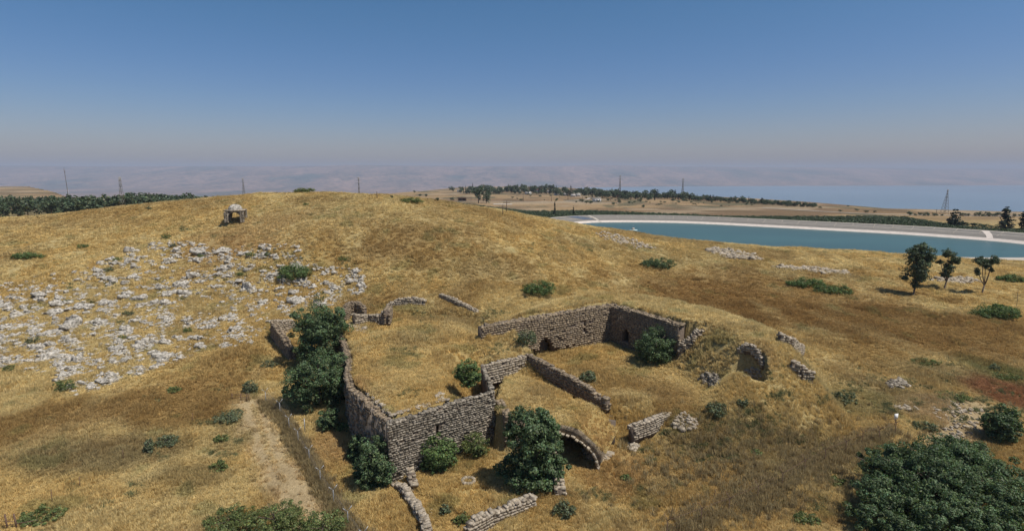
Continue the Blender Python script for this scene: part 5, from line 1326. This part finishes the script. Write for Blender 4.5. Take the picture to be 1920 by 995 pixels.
pylon(1281, 378, 334, 780, 'lattice pylon near the plateau edge right of the tall one', 3.0)
pylon(1776, 406, 355, 432, 'slim lattice pylon against the lake at right', 4, .035, False)
pylon(455, 357, 334, 640, 'distant lattice pylon left of the crest bush', 3)
pylon(672, 366, 332, 420, 'distant steel pylon on the skyline right of the crest bush', 1.6)
# burnt looking tall pole, left
x_, y_, z_ = hit(131, 391); zt = aty(125, 314, y_)[2]; h_ = zt-z_
e = empty('tall_mast', (x_,y_,z_), 'tall dark mast with a bent broken top on the left shoulder of the hill', 'mast')
mb = MB(); mb.tube([(0,0,-.3),(-.1,0,h_*.45),(-.45,0,h_*.85),(-.55,0,h_)], [.22,.19,.15,.06], 7); obj('shaft', mb.mesh('shaft', M['bark']), e)
mb = MB(); mb.tube([(-.45,0,h_*.86),(-1.3,0,h_*.97)], [.1,.04], 5); mb.tube([(-.45,0,h_*.84),(.1,0,h_*.95)], [.08,.03], 5); obj('top_bracket', mb.mesh('top_bracket', M['bark']), e)
mb = MB(); mb.tube([(1.6,.3,-.3),(.1,0,h_*.5)], .07, 5); obj('stay', mb.mesh('stay', M['metal']), e)
mb = MB(); mb.box((1.2,0,.5),(1.6,1.2,1.0),.2); obj('plinth', mb.mesh('plinth', M['pale']), e)
for i, (u, vb, vt, y_) in enumerate([(907,376,345,700),(981,377,362,None),(1034,377,366,None),(1065,374,362,None),(1145,376,365,None),(1755,405,392,430),(943,405,383,None),(950,398,375,None),(707,372,359,None),(1320,378,367,None),(1092,378,368,None)]):
    pole(u, vb, vt, ['tallest wooden pole right of the eucalyptus','second wooden pole in the field below the village','wooden pole under the bright white house','wooden pole right of the little white cube house','wooden pole in the stony field left of the pylon','small pole left of the slim pylon by the lake','thin pole rising from the lower orchard','thin pole rising from the upper orchard','short pole on the skyline beside the hut','wooden pole right of the second pylon','wooden pole near the start of the stony field'][i], y_, i < 8)

# ------------------------------------------------------------ haze
hm = bpy.data.materials.new('haze'); hm.use_nodes = True; hn = hm.node_tree.nodes; hn.clear()
ho = hn.new('ShaderNodeOutputMaterial'); pvn = hn.new('ShaderNodeVolumePrincipled')
pvn.inputs['Color'].default_value = (.66,.73,.87,1); pvn.inputs['Density'].default_value = 8.2e-5; pvn.inputs['Anisotropy'].default_value = 0.0
hm.node_tree.links.new(pvn.outputs[0], ho.inputs['Volume'])
mb = MB(); zb, zt_ = -309.5, 270.0; mb.box((0, 10500, (zb+zt_)/2), (56000, 25000, zt_-zb))
tag(obj('haze', mb.mesh('haze', hm)), 'thin pale summer haze over the lake and hills', kind='stuff')
